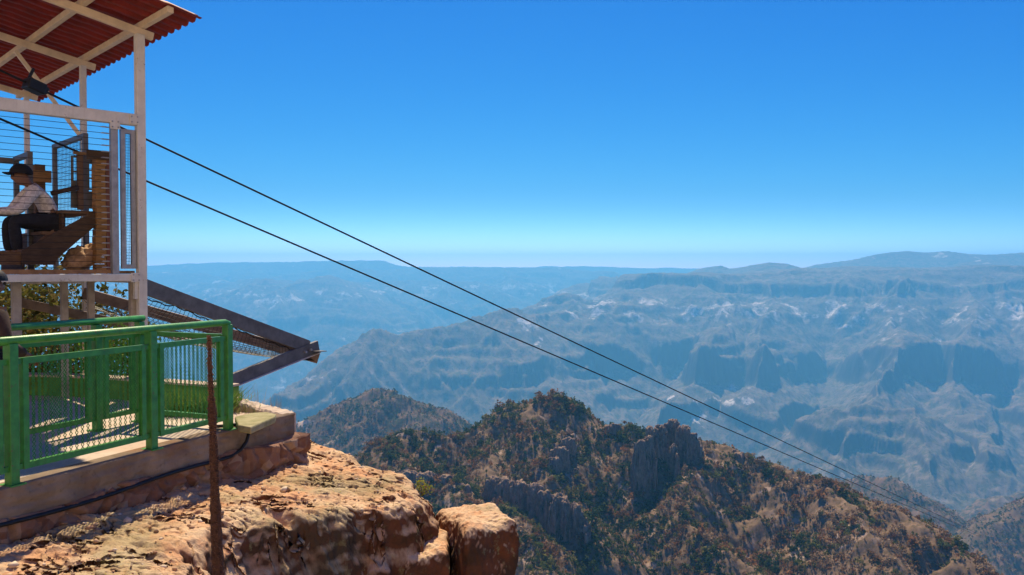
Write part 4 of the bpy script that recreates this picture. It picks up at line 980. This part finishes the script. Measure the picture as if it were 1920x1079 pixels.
# plate and uprights behind it
pb = empty('back_board', T(-.55, 1.0, .75), 'grey slotted board on timber uprights above the top step', 'board')
m = MB(); b = 1.0
def rect(px0, px1, py0, py1, b, th=.02):
    a0, z1 = ab(px0, py0, b); a1, z0 = ab(px1, py1, b); m.box(a0, a1, b, b + th, z0, z1, T)
rect(133, 178, 357, 392, b); rect(133, 138, 292, 357, b); rect(138, 143.5, 320, 324, b); rect(138, 143.5, 339, 357, b); rect(138, 143.5, 292, 296, b)
rect(150, 168, 292, 357, b); rect(168, 174, 292, 308, b); rect(168, 174, 318, 321, b); rect(168, 174, 333, 336, b); rect(168, 174, 353, 357, b); rect(174, 178, 292, 357, b); rect(143.5, 150, 292, 357, b)
m.build('panel', M_grey, pb)
for x0, x1, y0 in ((146, 157, 286), (174, 182, 286)):
    m = MB(); rect(x0, x1, y0, 394, .93, .045); m.build('upright', M_wood, pb)
m = MB(); rect(138, 185, 284, 293, .90, .03); m.build('rail', M_wood2, pb)
m = MB(); m.tube([T(*((lambda q: (q[0], .86, q[1]))(ab(96, 363, .86)))), T(*((lambda q: (q[0], .86, q[1]))(ab(147, 352, .86))))], .03, 10); m.build('bar', M_dark, pb, True)
# two tube gates across the launching lane
def lane_gate(a, bA, bB, zt, label, mesh=True):
    e = empty('lane_gate', T(a, (bA + bB) / 2, DZ), label, 'gate', 'steel gates across the launching lane'); s = .06
    for b in (bA, bB): MB().bar(T(a, b, DZ), T(a, b, zt - s), s, s, U).build('upright', M_grey, e, False, .004)
    MB().bar(T(a, bA - s / 2, zt - s / 2), T(a, bB + s / 2, zt - s / 2), s, s).build('top_bar', M_grey, e, False, .004)
    if mesh:
        m = MB(); n = int((bB - bA) / .06)
        for k in range(1, n): b = bA + (bB - bA) * k / n; m.bar(T(a, b, .55), T(a, b, zt - s), .004, .004)
        for k in range(int((zt - .6) / .06)): m.bar(T(a, bA, .55 + .06 * k), T(a, bB, .55 + .06 * k), .004, .004)
        m.build('mesh_infill', M_black, e)
lane_gate(-.25, 1.22, 2.55, 1.75, 'taller grey steel lane gate with mesh, nearer the canyon')
lane_gate(-.95, .98, 1.6, 1.42, 'lower grey steel lane gate behind the seated man', False)
m = MB(); m.bar(T(-.95 - .04, 1.58, 1.36), T(-1.7, 1.58, 1.36), .06, .07); o = m.build('cross_rail', M_grey); tag(o, 'grey steel rail at head height behind the seated man', 'rail')
# timber stump rack behind the man
tp = empty('timber_trestle', T(-1.0, 1.35, DZ), 'brown timber post with a short cross piece behind the seated man', 'post')
b = 1.3; m = MB(); rect(66, 87, 308, 480, b, .10); m.build('upright', M_wood, tp)
m = MB(); rect(56, 97, 318, 343, b - .05, .048); m.build('cross_piece', M_wood2, tp)

# ---------------------------------------------------------------- people
def skin_mesh(name, joints, bones, mat, parent, sub=2):
    """joints: name -> (Vector, rx, ry); bones: pairs.  One continuous surface grown over the skeleton."""
    ks = list(joints); ix = {k: i for i, k in enumerate(ks)}
    me = bpy.data.meshes.new(name); me.from_pydata([tuple(joints[k][0]) for k in ks], [(ix[a], ix[b]) for a, b in bones], []); me.materials.append(mat)
    o = bpy.data.objects.new(name, me); COL.objects.link(o); sk = o.modifiers.new('skin', 'SKIN'); sk.use_smooth_shade = True; sk.branch_smoothing = .6
    for i, k in enumerate(ks):
        d = me.skin_vertices[0].data[i]; d.radius = (joints[k][1], joints[k][2]); d.use_root = i == 0
    ss = o.modifiers.new('sub', 'SUBSURF'); ss.levels = sub; ss.render_levels = sub
    dg = bpy.context.evaluated_depsgraph_get(); ev = o.evaluated_get(dg); nm = bpy.data.meshes.new_from_object(ev); o.modifiers.clear(); o.data = nm
    if not nm.materials: nm.materials.append(mat)
    if parent: o.parent = parent; o.matrix_parent_inverse = Matrix.Translation(parent.location).inverted()
    return o
M_skin = plain('skin', (.19, .095, .06), .55, 0, .15); M_hair = plain('dark_hair', (.012, .010, .009), .6)
M_shirt = NM('checked_shirt'); M_shirt.b.inputs['Roughness'].default_value = .9
_bx = M_shirt.n('ShaderNodeTexChecker'); _bx.inputs['Scale'].default_value = 24; _bx.inputs['Color1'].default_value = (.62, .58, .57, 1); _bx.inputs['Color2'].default_value = (.48, .44, .45, 1)
M_shirt.l(M_shirt.pos(), _bx.inputs['Vector']); M_shirt.color(_bx.outputs['Color']); M_shirt = M_shirt.m
M_pants = plain('black_trousers', (.018, .018, .024), .9, 0, .3, 20); M_jean = plain('navy_trousers', (.016, .02, .045), .9, 0, .3, 20)
M_jacket = plain('brown_jacket', (.055, .032, .022), .85, 0, .35, 14, .3, 50); M_shoe = plain('brown_shoe', (.20, .075, .03), .6, 0, .3); M_cap = plain('black_cap', (.014, .014, .017), .8)
def frame(o, f, s): return lambda x, y, z: Vector(o) + Vector(f) * x + Vector(s) * y + Vector((0, 0, z))
def person_parts(e, L, J, cap, mats, look=0.0):
    """J: joint positions in the local frame L (x forward, y left, z up)"""
    sh, tr = mats; W_ = {k: L(*v) for k, v in J.items()}
    jt = {'pelvis': (W_['pelvis'], .13, .105), 'waist': (W_['waist'], .125, .10), 'chest': (W_['chest'], .165, .13), 'neckb': (W_['neckb'], .065, .06), 'neck': (W_['neck'], .055, .055), 'head': (W_['head'], .085, .095), 'crown': (W_['crown'], .07, .08)}
    bn = [('pelvis', 'waist'), ('waist', 'chest'), ('chest', 'neckb'), ('neckb', 'neck'), ('neck', 'head'), ('head', 'crown')]
    for s in ('l', 'r'):
        for k, r0 in (('sho', .058), ('elb', .043), ('wri', .028)): jt[k + s] = (W_[k + s], r0, r0)
        for k, r0 in (('hip', .085), ('kne', .06), ('ank', .04), ('toe', .035)): jt[k + s] = (W_[k + s], r0, r0)
        w, el = Vector(J['wri' + s]), Vector(J['elb' + s]); d = (w - el).normalized(); sd_ = d.cross(Vector((0, 0, 1)));
        if sd_.length < .2: sd_ = Vector((0, 1, 0))
        sd_.normalize(); nrm = sd_.cross(d); cx = w + d * .05; jt['palm' + s] = (L(*cx), .034, .018); bn += [('wri' + s, 'palm' + s)]
        for fi, (off, ln) in enumerate(((-.027, .068), (-.009, .078), (.009, .074), (.027, .058))):
            a = w + d * .085 + sd_ * off; b_ = a + d * ln * .5 - nrm * .012; c_ = b_ + d * ln * .35 - nrm * .03
            for nm_, p_, r_0 in ((f'f{fi}a', a, .0095), (f'f{fi}b', b_, .0085), (f'f{fi}c', c_, .0075)): jt[nm_ + s] = (L(*p_), r_0, r_0)
            bn += [('palm' + s, f'f{fi}a' + s), (f'f{fi}a' + s, f'f{fi}b' + s), (f'f{fi}b' + s, f'f{fi}c' + s)]
        a = w + d * .03 + sd_ * .035; b_ = a + d * .035 + sd_ * .02
        jt['th1' + s] = (L(*a), .011, .011); jt['th2' + s] = (L(*b_), .009, .009); bn += [('palm' + s, 'th1' + s), ('th1' + s, 'th2' + s)]
        bn += [('chest', 'sho' + s), ('sho' + s, 'elb' + s), ('elb' + s, 'wri' + s), ('pelvis', 'hip' + s), ('hip' + s, 'kne' + s), ('kne' + s, 'ank' + s), ('ank' + s, 'toe' + s)]
    # face: nose, brow and chin grow out of the head
    h = Vector(J['head']); fw = Vector((math.cos(look), math.sin(look), -.08))
    for nm_, p_, r0 in (('nose', h + fw * .115 + Vector((0, 0, -.01)), .014), ('chin', h + fw * .07 + Vector((0, 0, -.085)), .032)):
        jt[nm_] = (L(*p_), r0, r0); bn.append(('head', nm_))
    body = skin_mesh('body', jt, bn, M_skin, e)
    def eye(s):
        sd2 = Vector((-math.sin(look), math.cos(look), 0)); p_ = h + fw * .092 + sd2 * s * .034 + Vector((0, 0, .022)); bm = bmesh.new(); bmesh.ops.create_uvsphere(bm, u_segments=10, v_segments=8, radius=.012)
        me = bpy.data.meshes.new('eye'); bm.to_mesh(me); bm.free(); me.materials.append(M_hair); me.transform(Matrix.Translation(L(*p_))); o = bpy.data.objects.new('eye', me); COL.objects.link(o); o.parent = e; o.matrix_parent_inverse = Matrix.Translation(e.location).inverted()
    eye(1); eye(-1)
    g = 1.14
    cj = {k: (jt[k][0], jt[k][1] * g + .012, jt[k][2] * g + .012) for k in ('pelvis', 'waist', 'chest', 'neckb', 'shol', 'shor', 'elbl', 'elbr')}
    cb = [('pelvis', 'waist'), ('waist', 'chest'), ('chest', 'neckb')]
    for s in ('l', 'r'):
        cf = jt['elb' + s][0].lerp(jt['wri' + s][0], .9); cj['cuf' + s] = (cf, .042, .042); cb += [('chest', 'sho' + s), ('sho' + s, 'elb' + s), ('elb' + s, 'cuf' + s)]
    skin_mesh('shirt' if sh is M_shirt else 'jacket', cj, cb, sh, e)
    pj = {'pelvis': (jt['pelvis'][0], .15, .125)}; pbn = []
    for s in ('l', 'r'):
        pj.update({k + s: (jt[k + s][0], jt[k + s][1] * 1.16 + .012, jt[k + s][2] * 1.16 + .012) for k in ('hip', 'kne')}); pj['hem' + s] = (jt['ank' + s][0] + Vector((0, 0, .03)), .062, .062)
        pbn += [('pelvis', 'hip' + s), ('hip' + s, 'kne' + s), ('kne' + s, 'hem' + s)]
    skin_mesh('trousers', pj, pbn, tr, e)
    for s in ('l', 'r'):
        a, t = jt['ank' + s][0], jt['toe' + s][0]; dd = (t - a); dd.z = 0; dd.normalize(); z = t.z
        skin_mesh('shoe', {'heel': (V3(a - dd * .05, z + .012), .042, .04), 'mid': (V3(a + dd * .06, z + .018), .046, .045), 'toe': (V3(t + dd * .03, z + .002), .042, .03)}, [('heel', 'mid'), ('mid', 'toe')], M_shoe, e)
    # hair / cap
    c = L(*(h + Vector((0, 0, .035)))); F_ = (L(*fw) - L(0, 0, 0)); F_.z = 0; F_.normalize(); S_ = F_.cross(Vector((0, 0, 1)))
    bm = bmesh.new(); bmesh.ops.create_uvsphere(bm, u_segments=24, v_segments=16, radius=1)
    bmesh.ops.delete(bm, geom=[v_ for v_ in bm.verts if v_.co.z < -.05], context='VERTS')
    for v_ in bm.verts: q = v_.co.copy(); v_.co = c + F_ * (q.x * .118) + S_ * (q.y * .10) + Vector((0, 0, q.z * (.115 if cap else .10)))
    me = bpy.data.meshes.new('cap'); bm.to_mesh(me); bm.free(); me.materials.append(M_cap if cap else M_hair); o = bpy.data.objects.new('cap' if cap else 'hair', me); COL.objects.link(o); o.parent = e; o.matrix_parent_inverse = Matrix.Translation(e.location).inverted()
    sm = o.modifiers.new('thick', 'SOLIDIFY'); sm.thickness = .008
    if cap:
        v = []; f = []; n = 13
        for k in range(n):
            t = -1.1 + 2.2 * k / (n - 1); v += [c + F_ * (.112 * math.cos(t)) + S_ * (.098 * math.sin(t)) + Vector((0, 0, .005)), c + F_ * (.112 * math.cos(t) + .085 * math.cos(t) ** .5 if math.cos(t) > 0 else .05) + S_ * (.095 * math.sin(t)) + Vector((0, 0, -.012 + .012 * math.cos(2 * t)))]
        f = [(2 * k, 2 * k + 1, 2 * k + 3, 2 * k + 2) for k in range(n - 1)]
        pk = MB().add(v, f).build('peak', M_cap, o); sm = pk.modifiers.new('thick', 'SOLIDIFY'); sm.thickness = .008
        pk.matrix_parent_inverse = Matrix.Identity(4)
# seated man facing along the platform, elbows on his knees
bb = .80; aS, zS = ab(97, 431, bb)
L = frame(T(aS, bb, zS), -U, -VV)
ps = empty('person', T(aS, bb, DZ), 'man in a dark cap and pale checked shirt sitting hunched on the timber steps', 'person')
J = {'pelvis': (0, 0, .10), 'waist': (.02, 0, .26), 'chest': (.13, 0, .42), 'neckb': (.225, 0, .52), 'neck': (.26, 0, .54), 'head': (.32, 0, .615), 'crown': (.305, 0, .69),
     'shol': (.20, .18, .47), 'shor': (.20, -.18, .47), 'elbl': (.40, .20, .20), 'elbr': (.40, -.20, .20), 'wril': (.63, .10, .19), 'wrir': (.62, -.08, .185),
     'hipl': (.03, .10, .08), 'hipr': (.03, -.10, .08), 'knel': (.44, .15, .10), 'kner': (.44, -.15, .10), 'ankl': (.40, .14, -.31), 'ankr': (.42, -.14, -.31), 'toel': (.54, .16, -.345), 'toer': (.56, -.15, -.345)}
person_parts(ps, L, J, True, (M_shirt, M_pants))
# standing man at the left edge of the picture, on the walkway
fd = Vector((.45, .89, 0)).normalized(); sd2 = Vector((-fd.y, fd.x, 0)); L2 = frame((-4.225, 6.62, ZF), fd, sd2)
pp = empty('person', (-4.225, 6.62, ZF), 'person in a brown jacket and navy trousers standing behind the railing at the left edge', 'person')
J = {'pelvis': (0, 0, .84), 'waist': (0, 0, .98), 'chest': (.01, 0, 1.17), 'neckb': (.02, 0, 1.30), 'neck': (.03, 0, 1.33), 'head': (.05, 0, 1.43), 'crown': (.04, 0, 1.505),
     'shol': (.0, .19, 1.22), 'shor': (.0, -.19, 1.22), 'elbl': (-.05, .27, .98), 'elbr': (-.02, -.29, .97), 'wril': (.14, .22, .84), 'wrir': (.20, -.22, .86),
     'hipl': (0, .09, .80), 'hipr': (0, -.09, .80), 'knel': (.02, .10, .45), 'kner': (.03, -.10, .45), 'ankl': (-.03, .11, .08), 'ankr': (.0, -.11, .08), 'toel': (.10, .12, .03), 'toer': (.13, -.13, .03)}
person_parts(pp, L2, J, False, (M_jacket, M_jean))

# ---------------------------------------------------------------- trees behind and below the tower
def tree(c, h, crown, n, size, col, r, label, limbs=9):
    e = empty('tree', c, label, 'tree', 'trees on the slope behind the tower'); m = MB(); c = np.array(c, float); tipz = []
    m.tube([c, c + [.1, .05, h * .3], c + [.0, .1, h * .55], c + [.1, .1, h * .9]], [.13, .10, .07, .02], 7)
    for k in range(limbs):
        z = h * r.uniform(.3, .8); a = r.uniform(0, 6.28); L = crown[0] * r.uniform(.5, 1.0); e1 = c + [math.cos(a) * L * .5, math.sin(a) * L * .5, z + L * .25]; e2 = c + [math.cos(a) * L, math.sin(a) * L, z + L * .5 * r.uniform(.3, 1)]
        m.tube([c + [.03, .05, z], e1, e2], [.045, .03, .01], 5); tipz += [e1, e2]
        for q in range(3): a2 = a + r.normal() * .8; e3 = e2 + np.array([math.cos(a2), math.sin(a2), r.uniform(-.3, .7)]) * L * .4; m.tube([e1 * .4 + e2 * .6, e3], [.018, .006], 4); tipz.append(e3)
    m.build('trunk', M_bark, e, True); V = []; CC = []
    T_ = np.array(tipz); k = r.integers(0, len(T_), n); P = T_[k] + r.normal(size=(n, 3)) * crown[1]
    for p in P:
        a = r.normal(size=3); a /= np.linalg.norm(a); b = np.cross(a, r.normal(size=3)); b /= np.linalg.norm(b) + 1e-6; s = size * r.uniform(.6, 1.4)
        V += [p - a * s, p + b * s * .5, p + a * s, p - a * s, p + a * s, p - b * s * .5]; CC += [np.array(col[r.integers(0, len(col))]) * r.uniform(.6, 1.3)] * 6
    V = np.array(V); mesh_np('crown', V, np.arange(len(V)).reshape(-1, 3), M_scrub, False, e, np.array(CC)); return e
rt = np.random.default_rng(55); oak = [(.10, .11, .025), (.15, .14, .03), (.07, .08, .02), (.19, .15, .05)]
tree((-7.3, 12.0, -2.4), 2.35, (.95, .22), 5600, .042, oak, rt, 'olive leaved oak under the left part of the tower deck')
tree((-7.3, 13.3, -3.0), 2.75, (.9, .22), 4200, .042, oak, rt, 'thin leaved oak behind the columns of the tower')
tree((-8.8, 13.6, -2.6), 2.6, (1.2, .28), 3600, .045, oak, rt, 'dark oak farthest left behind the tower')
# ---------------------------------------------------------------- haze: one closed box of even air round everything
def haze_box():
    x0, x1, y0, y1, z0, z1 = -9500, 9500, -1500, 14450, -1300, 260
    v = [(x, y, z) for z in (z0, z1) for y in (y0, y1) for x in (x0, x1)]
    f = [(0, 2, 3, 1), (4, 5, 7, 6), (0, 1, 5, 4), (2, 6, 7, 3), (0, 4, 6, 2), (1, 3, 7, 5)]
    m = bpy.data.materials.new('haze_air'); m.use_nodes = True; t = m.node_tree; t.nodes.remove(t.nodes['Principled BSDF'])
    pv = t.nodes.new('ShaderNodeVolumePrincipled'); pv.inputs['Color'].default_value = HAZE_COL
    pv.inputs['Density'].default_value = HAZE_D; pv.inputs['Anisotropy'].default_value = 0.35
    t.links.new(pv.outputs[0], t.nodes['Material Output'].inputs['Volume'])
    o = mesh_np('haze', v, f, m); tag(o, kind='stuff')
HAZE_COL = (0.165, 0.60, 1.0, 1); HAZE_D = 1 / 6900.0
haze_box()
